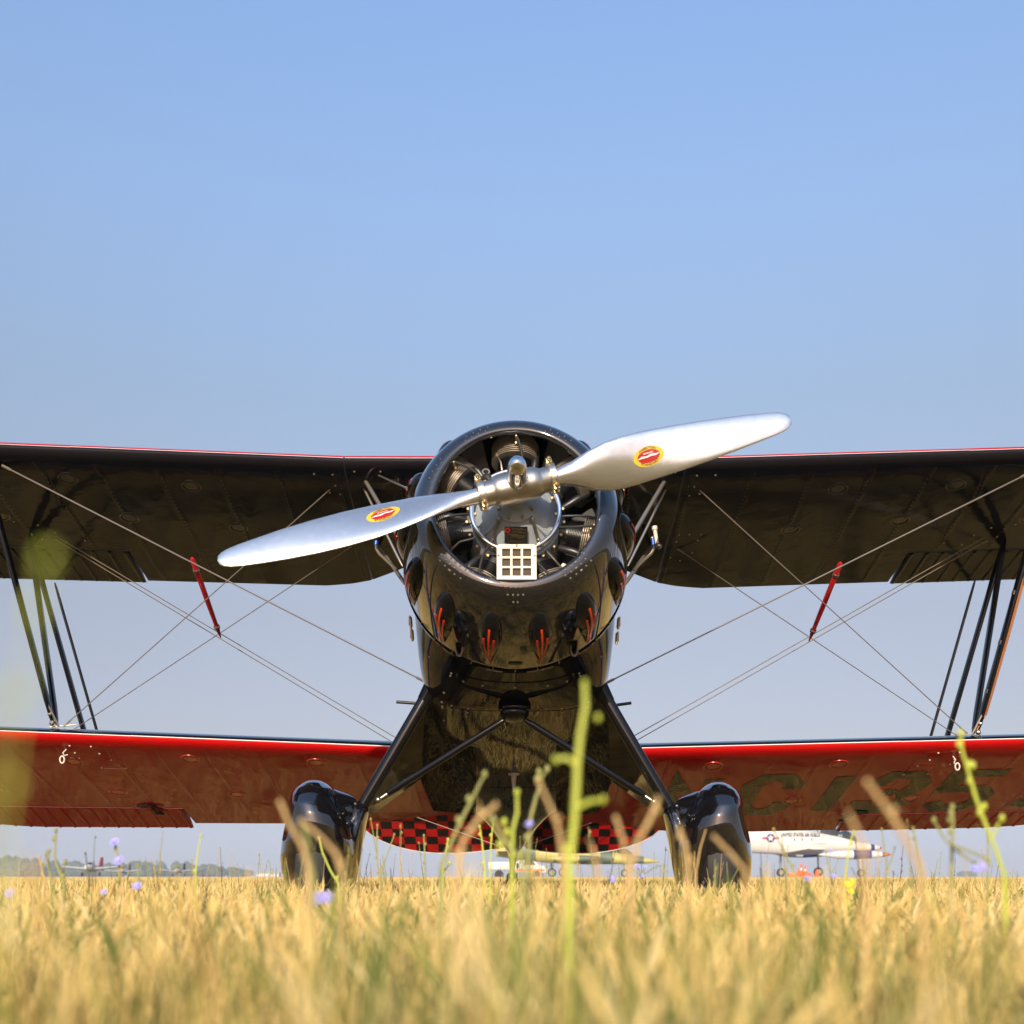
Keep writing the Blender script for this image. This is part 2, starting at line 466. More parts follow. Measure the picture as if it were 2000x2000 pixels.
for ch, x0, x1 in (('N', .94, 1.28), ('C', 1.40, 1.77), ('1', 1.88, 2.10), ('3', 2.15, 2.53), ('5', 2.60, 3.00), ('7', 3.08, 3.46)):
    mb = MB()
    sw = .122
    def base(p, x0=x0, x1=x1):
        return LR(p.x - .04, .75 - p.y / 1.43, False, .0022)
    for line in GL[ch]:
        ln = [(x0 + sw / 2 + (x1 - x0 - sw) * a + (.0 if True else 0), sw / 2 + (.75 - sw) * b_) for a, b_ in line]
        ribbon(mb, [(x, y + .0) for x, y in ln], sw, base)
    mb.build('registration_letter', DARKL, LRo)

# ---------------------------------------------------------------- cowling
CP = [(.150, .345), (.140, .349), (.134, .356), (.132, .365), (.134, .377), (.138, .389), (.145, .401), (.157, .416), (.176, .431),
      (.205, .445), (.24, .458), (.28, .471), (.33, .484), (.40, .498), (.47, .507), (.56, .515), (.66, .521), (.72, .524)]
INNER = [(.70, .512), (.40, .486), (.25, .453), (.20, .428), (.17, .399), (.155, .349), (.150, .345)]
mb = MB(); mb.lathe([(s, r) for s, r in INNER[:-1]] + CP + [(.722, .517), (.70, .510)], A(0, 0, 0), Adir(0, 1, 0), n=128, ref=Adir(0, 0, 1))
cowl = mb.build('engine_cowling', COWLB, plane, angle=80)
_cs = [s for s, r in CP[3:]]; _cr = [r for s, r in CP[3:]]
def cowl_pt(s, phi, off=0.0):
    """phi: angle from straight up, positive to the right."""
    r = float(np.interp(s, _cs, _cr)) + off
    return A(r * math.sin(phi), s, r * math.cos(phi))
# lip surface parametrised by index along the lip arc
def lip_pt(k, phi, off=0.0):
    i = int(k); f = k - i; s = CP[i][0] * (1 - f) + CP[min(i + 1, len(CP) - 1)][0] * f
    r = CP[i][1] * (1 - f) + CP[min(i + 1, len(CP) - 1)][1] * f
    a = Vector((CP[min(i + 1, len(CP) - 1)][0] - CP[i][0], CP[min(i + 1, len(CP) - 1)][1] - CP[i][1])).normalized()
    return A((r + off * a.x) * math.sin(phi), s - off * abs(a.y), (r + off * a.x) * math.cos(phi))
# rivets round the lip in patches
mb = MB()
def rivet(p, r=.0045): mb.ball(p, r, n=8, m=6)
for c in (-66, -28, 28, 62):
    for k in range(4):
        for j, row in enumerate((3.6, 5.0)):
            rivet(lip_pt(row, RAD(c + (k - 1.5) * 5 + j * 2.5), .0005), .0030)
for c in (-133, 133, -141, 141):
    for k in range(3):
        for row in (3.4, 5.0, 6.4):
            rivet(lip_pt(row, RAD(c + (k - 1) * 4.4 + (2 if row == 5.0 else 0)), .0005), .0050)
for k in range(6): rivet(lip_pt(4.4, RAD(180 + (k - 2.5) * 3.2), .0005), .0050)
for k in range(4): rivet(lip_pt(6.6, RAD(180 + (k - 1.5) * 3.0), .0005), .0050)
for k in (-1, 1): rivet(lip_pt(8.0, RAD(180 + k * 1.2), .0005), .0050)
for ph in frange(RAD(100), RAD(260), 15):
    rivet(cowl_pt(.70, ph, .001), .0038)
ob = mb.build('cowling_rivets', STEEL, cowl); ob['kind'] = 'stuff'
# joint plates on the lip
for c, wd in ((-137, 11), (137, 11), (180, 10)):
    mb = MB()
    for off in (.0016,):
        mb.loft([[lip_pt(k, RAD(c + wd * (f - .5) * 2 * (1 - max(0, k - 6) * .12)), off) for f in frange(0, 1, 9)] for k in frange(3.0, 7.6, 10)], closed=False, cap=False)
    mb.build('joint_plate', COWLB, cowl)
# seams running aft: side seams of the cowl halves, and the rear band
for sg in (-1, 1):
    mb = MB(); mb.tube([cowl_pt(s, RAD(sg * 128 + sg * (s - .15) * 12), .0006) for s in frange(.145, .715, 24)], .0030, n=6)
    mb.build('cowling_seam', SATIN, cowl)
mb = MB(); mb.tube([cowl_pt(.70, 2 * math.pi * k / 96, .0012) for k in range(97)], .0028, n=6, cap=False)
mb.build('cowling_band', BLACK2, cowl)

# rocker blisters: teardrops pointing aft with pinstripes
def blister_pt(phi, f, g, off=0.0, W=.053, L=.42, H=.044, s0=.24):
    """f 0 front..1 tail, g -1..1 across"""
    wdt = W * (math.sqrt(max(0, 1 - (1 - f / .30) ** 2)) if f < .30 else math.cos((f - .30) / .70 * math.pi / 2) ** 1.15)
    wdt = max(wdt, .0006)
    hgt = H * math.sqrt(max(0, 1 - g * g)) * ((wdt / W) ** 1.0)
    s = s0 + L * f
    r0 = float(np.interp(s, _cs, _cr))
    dphi = g * wdt / r0
    return A((r0 - .004 + hgt + off) * math.sin(phi + dphi), s, (r0 - .004 + hgt + off) * math.cos(phi + dphi))
for c in range(7):
    cy = 360 / 7 * c
    for dd in (-13.0, 13.0):
        phi = RAD(cy + dd)
        mb = MB()
        fs = [0, .01, .03, .06, .1, .15, .2, .26, .33, .41, .5, .6, .7, .8, .9, .97, 1]
        mb.loft([[blister_pt(phi, f, g) for g in [-math.cos(math.pi * k / 16) for k in range(17)]] for f in fs], closed=False, cap=False)
        bl = mb.build('rocker_blister', BLACK, cowl, angle=80)
        sgn = 1 if math.sin(phi) > 0 else -1
        for gi, (g0, g1, f0, f1, mm) in enumerate(((.0, .0, .15, .97, ORANGE), (-.40, -.25, .30, .86, ORANGE2), (.40, .25, .30, .86, ORANGE2))):
            mb = MB(); pts = []; rr = []
            for k in range(15):
                t = k / 14; f = f0 + (f1 - f0) * t
                pts.append(blister_pt(phi, f, g0 + (g1 - g0) * t, .0008)); rr.append(.0048 * (1 - t) ** .6 + .0008)
            mb.tube(pts, rr, n=6, flat=(Adir(math.sin(phi), 0, math.cos(phi)), .3))
            mb.build('pinstripe', mm, bl)

# exhaust stubs and belly drain slot under the cowl lip
for px, w_ in ((896, .018), (1122, .018)):
    mb = MB(); c = P(px, 1256, 5.455)
    ring_o, ring_i, back_o = [], [], []
    ax = Vector((0, -1, -.35)).normalized(); up = Vector((0, -.35, 1)).normalized(); rt = Vector((1, 0, 0))
    for k in range(20):
        t = 2 * math.pi * k / 20; x = math.cos(t); y = math.sin(t)
        e = lambda r1, r2: rt * (x * r1) + up * (math.copysign(abs(y) ** .6, y) * r2)
        ring_o.append(c + e(.0185, .062)); ring_i.append(c + e(.0135, .056)); back_o.append(c - ax * .10 + e(.02, .06))
    inn = [p - ax * .08 for p in ring_i]
    mb.loft([back_o, ring_o, ring_i, inn], cap=False)
    eo = mb.build('exhaust_stub', EXH, plane, angle=50)
    mb = MB(); mb.add([p + ax * .002 for p in inn], [tuple(range(20))]); mb.build('stub_bore', SATIN, eo)
mb = MB(); c = cowl_pt(.615, RAD(180), .0035)
ring = [c + Vector((math.cos(t) * .036, 0, 0)) + (cowl_pt(.63, RAD(180)) - cowl_pt(.60, RAD(180))).normalized() * math.sin(t) * .012 for t in [2 * math.pi * k / 20 for k in range(20)]]
mb.add(ring, [tuple(range(20))]); mb.build('drain_slot', SATIN, cowl)
# side latches behind the cowl
for sg in (-1, 1):
    for px, py in (((803, 1215), (806, 1240)) if sg < 0 else ((1207, 1217), (1204, 1246))):
        mb = MB(); c = P(px, py, 5.72)
        mb.tube([c + Vector((0, 0, -.022)), c + Vector((sg * .004, 0, .022))], .008, n=8)
        mb.tube([c + Vector((sg * .008, -.004, -.016)), c + Vector((sg * .008, -.004, .018))], .004, n=6)
        mb.ball(c + Vector((sg * .006, -.006, .024)), .006); mb.ball(c + Vector((0, -.004, -.026)), .006)
        mb.build('cowling_latch', BRASS, plane)

# ---------------------------------------------------------------- engine
mb = MB(); mb.lathe([(.56, .0), (.56, .50)], A(0, 0, 0), Adir(0, 1, 0), n=64)
mb.build('engine_baffle', SATIN, plane)
mb = MB()
case_prof = [(.045, .0), (.045, .040), (.06, .042), (.10, .045), (.115, .070), (.125, .088), (.135, .092), (.140, .100), (.16, .122), (.19, .145),
             (.215, .165), (.225, .182), (.24, .190), (.25, .190), (.255, .200), (.30, .215), (.34, .225), (.50, .225)]
mb.lathe(case_prof, A(0, 0, 0), Adir(0, 1, 0), n=56)
case = mb.build('crankcase', CASE, plane, angle=35)
mb = MB(); mb.lathe([(-.02, .034), (.13, .034)], A(0, 0, 0), Adir(0, 1, 0), n=24); mb.build('propeller_shaft', STEEL, plane)
mb = MB(); R0 = .190
mb.tube([A(R0 * math.sin(t), .185, R0 * math.cos(t)) for t in [RAD(-168 + 336 * k / 80) for k in range(81)]], .0105, n=10)
mb.build('ignition_ring', CHROME, case)
mb = MB()
for k in range(8):
    t = 2 * math.pi * (k + .5) / 8; p = A(.078 * math.sin(t), .117, .078 * math.cos(t)); mb.lathe([(-.012, 0), (-.012, .006), (-.010, .008), (.004, .008)], p, Adir(0, 1, 0), n=6)
for k in range(14):
    t = 2 * math.pi * (k + .5) / 14; p = A(.176 * math.sin(t), .222, .176 * math.cos(t)); mb.lathe([(-.012, 0), (-.012, .006), (-.010, .0085), (.006, .0085)], p, Adir(0, 1, 0), n=6)
for k in range(21):
    t = 2 * math.pi * (k + .5) / 21; p = A(.212 * math.sin(t), .262, .212 * math.cos(t)); mb.lathe([(-.012, 0), (-.012, .006), (-.010, .0085), (.03, .0085)], p, Adir(0, 1, 0), n=6)
ob = mb.build('crankcase_bolts', BRASS, case, smooth=False); ob['kind'] = 'stuff'
for sg in (-1, 1):     # cast ribs on the nose
    mb = MB(); a = A(sg * .072, .120, -.075); b_ = A(sg * .098, .190, -.135)
    mb.tube([a, b_], .0075, n=8); mb.ball(a, .0095); mb.ball(b_, .0095); mb.build('nose_link', STEEL, case)
    mb = MB(); mb.tube([A(sg * .06, .135, -.068), A(sg * .135, .215, -.10)], .010, n=8); mb.build('casting_rib', CASE, case)

def text_mesh(txt, size, name='t'):
    cu = bpy.data.curves.new(name, 'FONT'); cu.body = txt; cu.size = size; cu.align_x = 'CENTER'; cu.align_y = 'CENTER'; cu.resolution_u = 3; cu.offset = .02 * size
    o = bpy.data.objects.new(name, cu); COL.objects.link(o)
    bpy.context.view_layer.update()
    me = bpy.data.meshes.new_from_object(o.evaluated_get(bpy.context.evaluated_depsgraph_get()))
    vs = [v.co.copy() for v in me.vertices]; fs = [tuple(p.vertices) for p in me.polygons]
    bpy.data.objects.remove(o); bpy.data.curves.remove(cu); bpy.data.meshes.remove(me)
    return vs, fs
# data plate below the nose
mb = MB(); pc = A(.002, .155, -.130); ux = Vector((1, 0, 0)); uz = (A(0, .20, -.166) - A(0, .15, -.118)).normalized() * -1
pn = ux.cross(uz).normalized()
if pn.y > 0: pn = -pn
Rp = Matrix((ux, -pn, uz)).transposed()
mb.box(pc + pn * .004, .098, .004, .070, R=Rp)
plt = mb.build('data_plate', PLATE, case, smooth=False)
mb = MB()
mb.lathe([(.0065, .0105), (.0072, .0085), (.0065, .0065)], pc + ux * -.036 + uz * .020, pn, n=18)
plo = mb.build('plate_emblem', RED, plt)
mb = MB()
for k, (x0, x1, z) in enumerate(((-.018, .03, .026), (.0, .042, .022), (-.018, .02, .014), (.01, .042, .010), (-.036, .01, .002), (-.02, .04, -.004), (.006, .034, -.012), (-.036, .04, -.026), (-.03, .03, -.030))):
    mb.box(pc + pn * .0066 + ux * (x0 + x1) / 2 + uz * z, abs(x1 - x0), .001, .0016, R=Rp)
mb.build('plate_print', BRASS, plt, smooth=False)
# magneto / breather bits above the case
mb = MB()
mb.tube([A(-.125, .20, .165), A(-.118, .14, .13), A(-.112, .12, .105)], [.022, .017, .006], n=10)
mb.lathe([(0, .018), (-.012, .018), (-.012, .011), (.02, .010)], A(-.128, .19, .180), Adir(0, 1, -.2), n=14)
mb.build('breather_fitting', STEEL, case)
mb = MB(); mb.tube([A(-.09, .2, .13), A(-.05, .16, .12), A(0, .15, .125)], .022, n=10); mb.build('governor_housing', CASE, case)

SC = .312
for c in range(7):
    ph = 2 * math.pi * c / 7
    rad = Adir(math.sin(ph), 0, math.cos(ph)).normalized(); tan = Adir(math.cos(ph), 0, -math.sin(ph)).normalized(); aft = Adir(0, 1, 0)
    O = A(0, SC, 0)
    top = c in (0, 1, 6)
    mb = MB(); prof = [(.19, .060), (.235, .060)]
    r = .235
    while r < .300:
        prof += [(r, .060), (r + .0012, .078), (r + .0028, .078), (r + .0040, .060)]; r += .0072
    mb.lathe(prof, O, rad, n=30)
    cyl = mb.build('engine_cylinder', BARR, plane, angle=30)
    mb = MB(); prof = [(.300, .06)]; r = .300
    while r < .438:
        R1 = .106 - .045 * max(0, (r - .37) / .065) ** 1.5
        prof += [(r, .070), (r + .0014, R1), (r + .0036, R1), (r + .0050, .070)]; r += .0090
    prof += [(.446, .045), (.446, 0)]
    mb.lathe(prof, O, rad, n=34); mb.build('cylinder_head', FIN, cyl, angle=30)
    mb = MB()
    for sg in (-1, 1):
        bc = O + rad * .425 + tan * sg * .062 + aft * .03
        mb.tube([bc - aft * .05, bc + aft * .06], [.026, .028], n=12)
    mb.build('rocker_box', BARR, cyl)
    mb = MB()
    for sg in (-1, 1):
        mb.tube([O + rad * .215 + tan * sg * .030 - aft * .035, O + rad * .45 + tan * sg * .060 - aft * .055], .0085, n=8)
    mb.build('pushrod_tube', BLACK2, cyl)
    mb = MB(); a = O + rad * .335 - aft * .118 + tan * .004
    mb.lathe([(0, .010), (.012, .010), (.014, .007), (.034, .007), (.036, .009), (.044, .009), (.044, 0)], a + aft * .012, (rad * .35 - aft).normalized(), n=8)
    mb.ball(a - aft * .03 + rad * .010, .009); mb.build('spark_plug', BRASS, cyl, angle=30)
    mb = MB(); e = A(.196 * math.sin(ph + .16), .195, .196 * math.cos(ph + .16)); s_ = a - aft * .032 + rad * .012
    mid = (e + s_) / 2 - aft * .018 + tan * .018
    pts = [(s_ * (1 - t) ** 2 + mid * 2 * t * (1 - t) + e * t * t) for t in frange(0, 1, 10)]
    mb.tube(pts, .0058, n=7); mb.build('ignition_lead', RUB, cyl)
    mb = MB(); phn = ph + math.pi / 7 * .72
    q_ = [(.22, phn, .30), (.29, phn - .02, .275), (.35, phn - .06, .29), (.40, phn - .12, .34)]
    mb.tube([A(r_q * math.sin(a_q), s_q, r_q * math.cos(a_q)) for r_q, a_q, s_q in q_], [.017, .018, .018, .017], n=10)
    mb.build('intake_pipe', BARR, cyl)
    mb = MB(); phn = ph - math.pi / 7 * .6
    mb.tube([A(.20 * math.sin(phn), .25, .20 * math.cos(phn)), A(.27 * math.sin(phn + .03), .235, .27 * math.cos(phn + .03)), A(.34 * math.sin(phn), .27, .34 * math.cos(phn))], .005, n=7)
    mb.build('oil_line', STEEL, cyl)
    # baffle plate between cylinders
    ph2 = ph + math.pi / 7
    ra = Adir(math.sin(ph2), 0, math.cos(ph2)); mb = MB()
    o2 = A(0, .36, 0); ta = Adir(math.cos(ph2), 0, -math.sin(ph2))
    mb.prism([o2 + ra * .26 - ta * .01, o2 + ra * .26 + ta * .01, o2 + ra * .47 + ta * .06, o2 + ra * .47 - ta * .06], Adir(0, .006, 0))
    mb.build('baffle_plate', SATIN if c % 2 else STEEL, cyl, smooth=False)

# intake grille, 3 x 3 screens in a cream frame
gx0, gx1 = 970.5, 1047.5; gY = 5.085
mb = MB(); tl = P(970.5, 1064.5, gY); tr = P(1047.5, 1064.5, gY); W_ = (tr - tl).x; Hh = .160
gup = Adir(0, 0, 1); gx = Vector((1, 0, 0)); gn = -Adir(0, 1, 0)
GR = Matrix((gx, Adir(0, 1, 0), gup)).transposed()
gc = (tl + tr) / 2 - gup * Hh / 2
cw = W_ * .21; gap = W_ * .055; x0 = -(cw * 1.5 + gap)
bars = []
fr = MB()
edge = (W_ - (3 * cw + 2 * gap)) / 2
for k in range(2): fr.box(gc + gx * (x0 + cw * (k + 1) + gap * (k + .5)), gap, .010, Hh - .02, R=GR)
for sg in (-1, 1): fr.box(gc + gx * sg * (W_ / 2 - edge / 2) - gup * .0095, edge, .012, Hh - .019, R=GR)
tp = [gc + gx * (-W_ / 2) + gup * (Hh / 2 - .019)]
for k in range(7):
    t = math.pi / 2 * k / 6; tp.append(gc + gx * (-W_ / 2 + .014 - .014 * math.cos(t)) + gup * (Hh / 2 - .014 + .014 * math.sin(t)))
for k in range(7):
    t = math.pi / 2 * k / 6; tp.append(gc + gx * (W_ / 2 - .014 + .014 * math.sin(t)) + gup * (Hh / 2 - .014 + .014 * math.cos(t)))
tp.append(gc + gx * (W_ / 2) + gup * (Hh / 2 - .019))
fr.prism([p - Adir(0, .006, 0) for p in tp], Adir(0, .0118, 0))
for sg in (-1, 1): fr.box(gc + gx * sg * (W_ / 2 - .002) + Adir(0, .022, -.012), .004, .034, Hh - .03, R=GR)
fr.box(gc - gup * (Hh / 2 - .008), W_ - edge * 2 + .002, .0118, .016, R=GR)
rowh = .0360; rows = []
zt_ = Hh / 2 - .019
for k in range(3):
    zc = zt_ - rowh / 2 - k * (rowh + .0085); rows.append(zc)
    if k < 3:
        for q_ in range(3):
            fr.box(gc + gup * (zc - rowh / 2 - .00425) + gx * (x0 + cw / 2 + q_ * (cw + gap)), cw - .0006, .0098, .0085, R=GR)
grille = fr.build('intake_grille', PANEL, plane, smooth=False)
for zc in rows:
    for q_ in range(3):
        mb = MB(); mb.box(gc + gup * zc + gx * (x0 + cw / 2 + q_ * (cw + gap)) + Adir(0, .009, 0), cw + .004, .003, rowh + .004, R=GR)
        mb.build('screen', MESHM, grille, smooth=False)
mb = MB()
for px, pz in ((0, Hh / 2 - .007), (-W_ / 2 + .007, .028), (W_ / 2 - .007, .028)):
    mb.ball(gc + gx * px + gup * pz + gn * .007, .005)
mb.build('grille_screws', STEEL, grille)
mb = MB(); mb.box(gc + Adir(0, .05, -.01), W_ * .9, .08, Hh * .95, R=GR); mb.build('intake_duct', BARR, grille, smooth=False)

# ---------------------------------------------------------------- propeller
PA = RAD(15.0)
er = Adir(math.cos(PA), 0, math.sin(PA)).normalized(); et = Adir(-math.sin(PA), 0, math.cos(PA)).normalized(); ea = Adir(0, 1, 0).normalized()
H0 = P(1010, 951, 4.985)
R_ = [.15, .19, .25, .32, .40, .48, .58, .70, .82, .94, 1.04, 1.12, 1.165, 1.19, 1.205, 1.21]
CH = [.070, .074, .105, .160, .196, .204, .200, .190, .174, .152, .128, .106, .088, .068, .042, .006]
BT = [30, 32, 34, 34, 32, 28, 21, 15, 11, 8, 7, 6, 6, 6, 6, 6]
TK = [.066, .062, .050, .038, .030, .026, .022, .018, .015, .013, .011, .009, .008, .007, .005, .003]
OFFS = [0, 0, -.004, -.008, -.008, -.004, 0, .002, .004, .005, .006, .006, .006, .006, .006, .006]
def blade_frame(sg, r):
    k = 1.045 if sg < 0 else .985
    c = float(np.interp(r, R_, CH)); bt = RAD(float(np.interp(r, R_, BT))); tk = float(np.interp(r, R_, TK)); of = float(np.interp(r, R_, OFFS))
    d = er * sg; t = et * sg          # rotated half a turn
    cdir = t * math.cos(bt) - ea * math.sin(bt)       # towards the leading edge
    fn = cdir.cross(d) * sg
    fn = -(t * math.sin(bt) + ea * math.cos(bt))      # camera-side normal
    return H0 + d * (r * k) + t * of, cdir, fn, c, tk
for sg in (-1, 1):
    mb = MB(); rings = []
    RR = sorted(set(R_ + frange(.15, 1.12, 40)))
    for r in RR:
        o, cd, fn, c, tk = blade_frame(sg, r)
        rnd = float(np.interp(r, [.15, .19, .30, .40], [1, .95, .35, 0])); ring = []
        for k in range(28):
            t = 2 * math.pi * k / 28; x = math.cos(t); y = math.sin(t)
            # airfoil: cambered front, nearly flat back
            ya = (tk * (.80 if y > 0 else .30)) * abs(y) ** 1.15 * (1 if y > 0 else -1)
            xa = x * c / 2
            yc = y * tk / 2
            ring.append(o + cd * xa + fn * (ya * (1 - rnd) + yc * rnd))
        rings.append(ring)
    mb.loft(rings)
    bl = mb.build('propeller_blade', ALU, plane, angle=60)
    # maker decal, lettering as in the photograph, laid on the front face
    rc = .570 if sg > 0 else .540
    def bp(lr, lc, off):      # local radial / chord offsets -> blade surface
        o, cd, fn, c, tk = blade_frame(sg, rc + lr)
        x = max(-.98, min(.98, 2 * lc / c)); y = math.sqrt(1 - x * x)
        return o + cd * lc + fn * (tk * .80 * y ** 1.15 + off)
    tilt = -.006
    def ell(a, b_, off, n=36, rings_=5):
        vs = []; fs = []
        for j in range(rings_ + 1):
            f = j / rings_
            for k in range(n):
                t = 2 * math.pi * k / n; vs.append(bp(math.cos(t) * a * f, math.sin(t) * b_ * f + tilt, off))
        for j in range(rings_):
            for k in range(n):
                q1 = (k + 1) % n; fs.append((j * n + k, j * n + q1, (j + 1) * n + q1, (j + 1) * n + k))
        return vs, fs
    fl = 1
    mb = MB(); vs, fs = ell(.068, .040, .0006); mb.add(vs, fs, 0); vs, fs = ell(.050, .026, .0010); mb.add(vs, fs, 1)
    # white flying propeller stroke
    line = [(-.050, -.003), (-.03, .001), (-.01, -.0015), (.012, .0025), (.03, .0), (.050, .003)]
    wv = [.0005, .004, .0025, .004, .0035, .0005]
    up_ = [bp(x, y + w_ + tilt, .0014) for (x, y), w_ in zip(line, wv)]; dn_ = [bp(x, y - w_ + tilt, .0014) for (x, y), w_ in zip(line, wv)]
    mb.loft([up_, dn_], closed=False, cap=False, mi=2)
    for txt, size, y0, arc, mi in (('HAMILTON', .0140, .0330, 1, 3), ('STANDARD', .0140, -.0330, -1, 3), ('PROPELLERS', .0075, .0125, 0, 2)):
        vs, fs = text_mesh(txt, size)
        if sg < 0: vs = [Vector((-v.x, -v.y, 0)) for v in vs]      # keeps the badge upright on the opposite blade
        y1 = y0 if sg > 0 else -y0
        out = []
        for v in vs:
            x = v.x * 1.05; bend = -(abs(x) ** 2) * 7 * (1 if y1 > 0 else -1) if arc else 0
            out.append(bp(x * sg * 1.0 if sg > 0 else x * -1 * -1, (v.y + y1 + bend) + tilt, .0016))
        mb.add(out, fs, mi)
    mb.build('blade_decal', [YEL, RED, WHITE, INK], bl, smooth=False)
# hub barrel, dome and clamps
mb = MB()
pf = [(-.165, .0), (-.165, .048), (-.15, .051), (-.105, .051), (-.095, .056), (-.085, .062), (-.065, .065), (.065, .065), (.085, .062), (.095, .056), (.105, .051), (.15, .051), (.165, .048), (.165, 0)]
mb.lathe(pf, H0, er, n=36)
hub = mb.build('propeller_hub', ALUH, plane, angle=35)
mb = MB(); mb.lathe([(.0, .060), (-.03, .052), (-.05, .046), (-.062, .0435), (-.066, .0445), (-.074, .0445), (-.078, .041), (-.15, .040), (-.175, .037), (-.195, .028), (-.206, .015), (-.210, 0)], H0 + ea * 0.01, ea, n=36)
mb.build('hub_dome', CHROME, hub, angle=30)
for sg in (-1, 1):
    mb = MB(); c = H0 + er * sg * .152
    mb.lathe([(-.015, .045), (-.015, .060), (-.012, .062), (.012, .062), (.015, .060), (.015, .045)], c, er, n=32)
    cl = mb.build('hub_clamp', ALUH, hub, angle=30)
    for s2 in (1, -1):
        mb = MB(); q0 = c + et * s2 * .062 - ea * .022
        R2 = Matrix((er, ea, et)).transposed()
        for s3 in (-1, 1): mb.box(q0 + ea * s3 * .014, .024, .010, .022, R=R2, bev=.003)
        mb.tube([q0 - ea * .030, q0 + ea * .030], .0065, n=8); mb.ball(q0 - ea * .030, .0095, n=8, m=6)
        mb.build('clamp_bolt', BRASS, cl, angle=35)

# ---------------------------------------------------------------- fuselage
FS = [  # s, half width, top u, bottom u, squareness
    (.60, .490, .490, -.495, 2.0), (.76, .492, .495, -.500, 2.05), (.92, .492, .500, -.520, 2.8), (1.15, .490, .50, -.530, 4.2), (1.7, .475, .50, -.525, 5.0),
    (2.2, .47, .49, -.510, 5.0), (2.7, .460, .47, -.490, 4.5), (3.2, .44, .46, -.455, 3.6), (3.7, .40, .44, -.41, 2.7), (4.3, .30, .40, -.335, 2.4),
    (5.0, .19, .33, -.25, 2.2), (5.6, .105, .27, -.175, 2.1), (6.1, .045, .22, -.115, 2.0), (6.35, .02, .20, -.09, 2.0)]
_fs = [a[0] for a in FS]
def fus(s, t, off=0.0):
    hw, tu, bu, e = [float(np.interp(s, _fs, [a[k] for a in FS])) for k in (1, 2, 3, 4)]
    x = math.sin(t); y = math.cos(t); cu = (tu + bu) / 2; hh = (tu - bu) / 2
    k = 2 / e
    sx = math.copysign(abs(x) ** k, x) * (hw + off); sy = math.copysign(abs(y) ** k, y) * (hh + off)
    return A(sx, s, cu + sy)
mb = MB()
ss = frange(.60, 6.35, 60)
mb.loft([[fus(s, 2 * math.pi * k / 64) for k in range(64)] for s in ss])
fuse = mb.build('fuselage', BLACK, plane, angle=60)
# belly panels: thin proud sheets between the seams
for (sa, sb) in ((.86, 1.18), (1.19, 2.58), (2.59, 3.55)):
    for (ta, tb) in ((RAD(146), RAD(214)),):
        mb = MB(); 
        mb.loft([[fus(s, t, .003) for t in frange(ta, tb, 21)] for s in frange(sa, sb, 14)], closed=False, cap=False)
        mb.build('belly_panel', BLACK, fuse, angle=60)
mb = MB()
for s in (.9, 1.16, 1.22, 1.62, 1.66, 2.1, 2.55, 2.62, 3.1):
    for t in (148, 157, 168, 180, 192, 203, 212) if s < 1.3 or s > 2.4 else (148, 150.5, 209.5, 212, 180 if s == 2.1 else 149, 170 if s == 2.1 else 211):
        mb.ball(fus(s, RAD(t), .004), .0055, n=8, m=6)
for t in (148, 212):
    for s in frange(.88, 3.4, 15): mb.ball(fus(s, RAD(t), .0035), .0055, n=8, m=6)
for sg in (-1, 1):
    for s in frange(.9, 3.0, 11): mb.ball(fus(s, RAD(180 - sg * 52), .001), .0045, n=8, m=6)
ob = mb.build('belly_screws', STEEL, fuse); ob['kind'] = 'stuff'
# keel Y fairing where the bracing struts meet
mb = MB(); kc = P(1005, 1393, 5.985)
mb.ball(kc, .074, .10, .048, n=28, m=16); mb.ball(kc + Vector((0, .0, .022)), .082, .10, .030, n=28, m=14); kf = mb.build('strut_fairing', BLACK2, plane, angle=60)
# side foot steps
for sg, a, b_ in ((-1, (816, 1374), (774, 1371)), (1, (1190, 1379), (1233, 1373))):
    mb = MB(); mb.tube([P(a[0], a[1], 6.6), P(b_[0], b_[1], 6.6)], .0085, n=10); mb.build('step_peg', SATIN, plane)
# wing root fillets (lower)
for sg, pt in ((-1, LL), (1, LR)):
    mb = MB(); rr = []
    for s in frange(2.0, 3.75, 12):
        a = fus(s, RAD(180 - sg * 62)); X = .60
        c = (a.y - 6.70) / 1.40
        if 0.02 < c < .86: b_ = pt(.62, c, False, .002)
        else:
            b_ = fus(s, RAD(180 - sg * 75), .01)
        rr.append([a, a.lerp(b_, .5) + Vector((0, 0, .02)), b_])
    mb.loft(rr, closed=False, cap=False); mb.build('root_fillet', BLACK, fuse)
# cockpits, windscreens, headrest (above, seen only from other viewpoints)
for s in (2.5, 3.45):
    mb = MB(); ring = []
    for k in range(25):
        t = 2 * math.pi * k / 24; ring.append(A(.24 * math.sin(t), s + .24 * math.cos(t), .485 if s < 3 else .455))
    mb.tube(ring, .022, n=8, cap=False); ck_ = mb.build('cockpit_rim', LEATHER, fuse)
    mb = MB(); mb.add([A(.235 * math.sin(2 * math.pi * k / 24), s + .235 * math.cos(2 * math.pi * k / 24), .49 if s < 3 else .462) for k in range(24)], [tuple(range(24))]); mb.build('cockpit_opening', SATIN, fuse)
    mb = MB(); z0 = .48 if s < 3 else .455
    g = [[A(x * (1 - .25 * f), s - .34 + .10 * f + abs(x) * .45, z0 + .20 * f - abs(x) * .1) for x in frange(-.26, .26, 9)] for f in (0, .5, 1)]
    mb.loft(g, closed=False, cap=False); mb.build('windscreen', GLASS, fuse)
mb = MB(); mb.ball(A(0, 3.95, .44), .12, .35, .12, R=None); mb.build('headrest', BLACK, fuse)

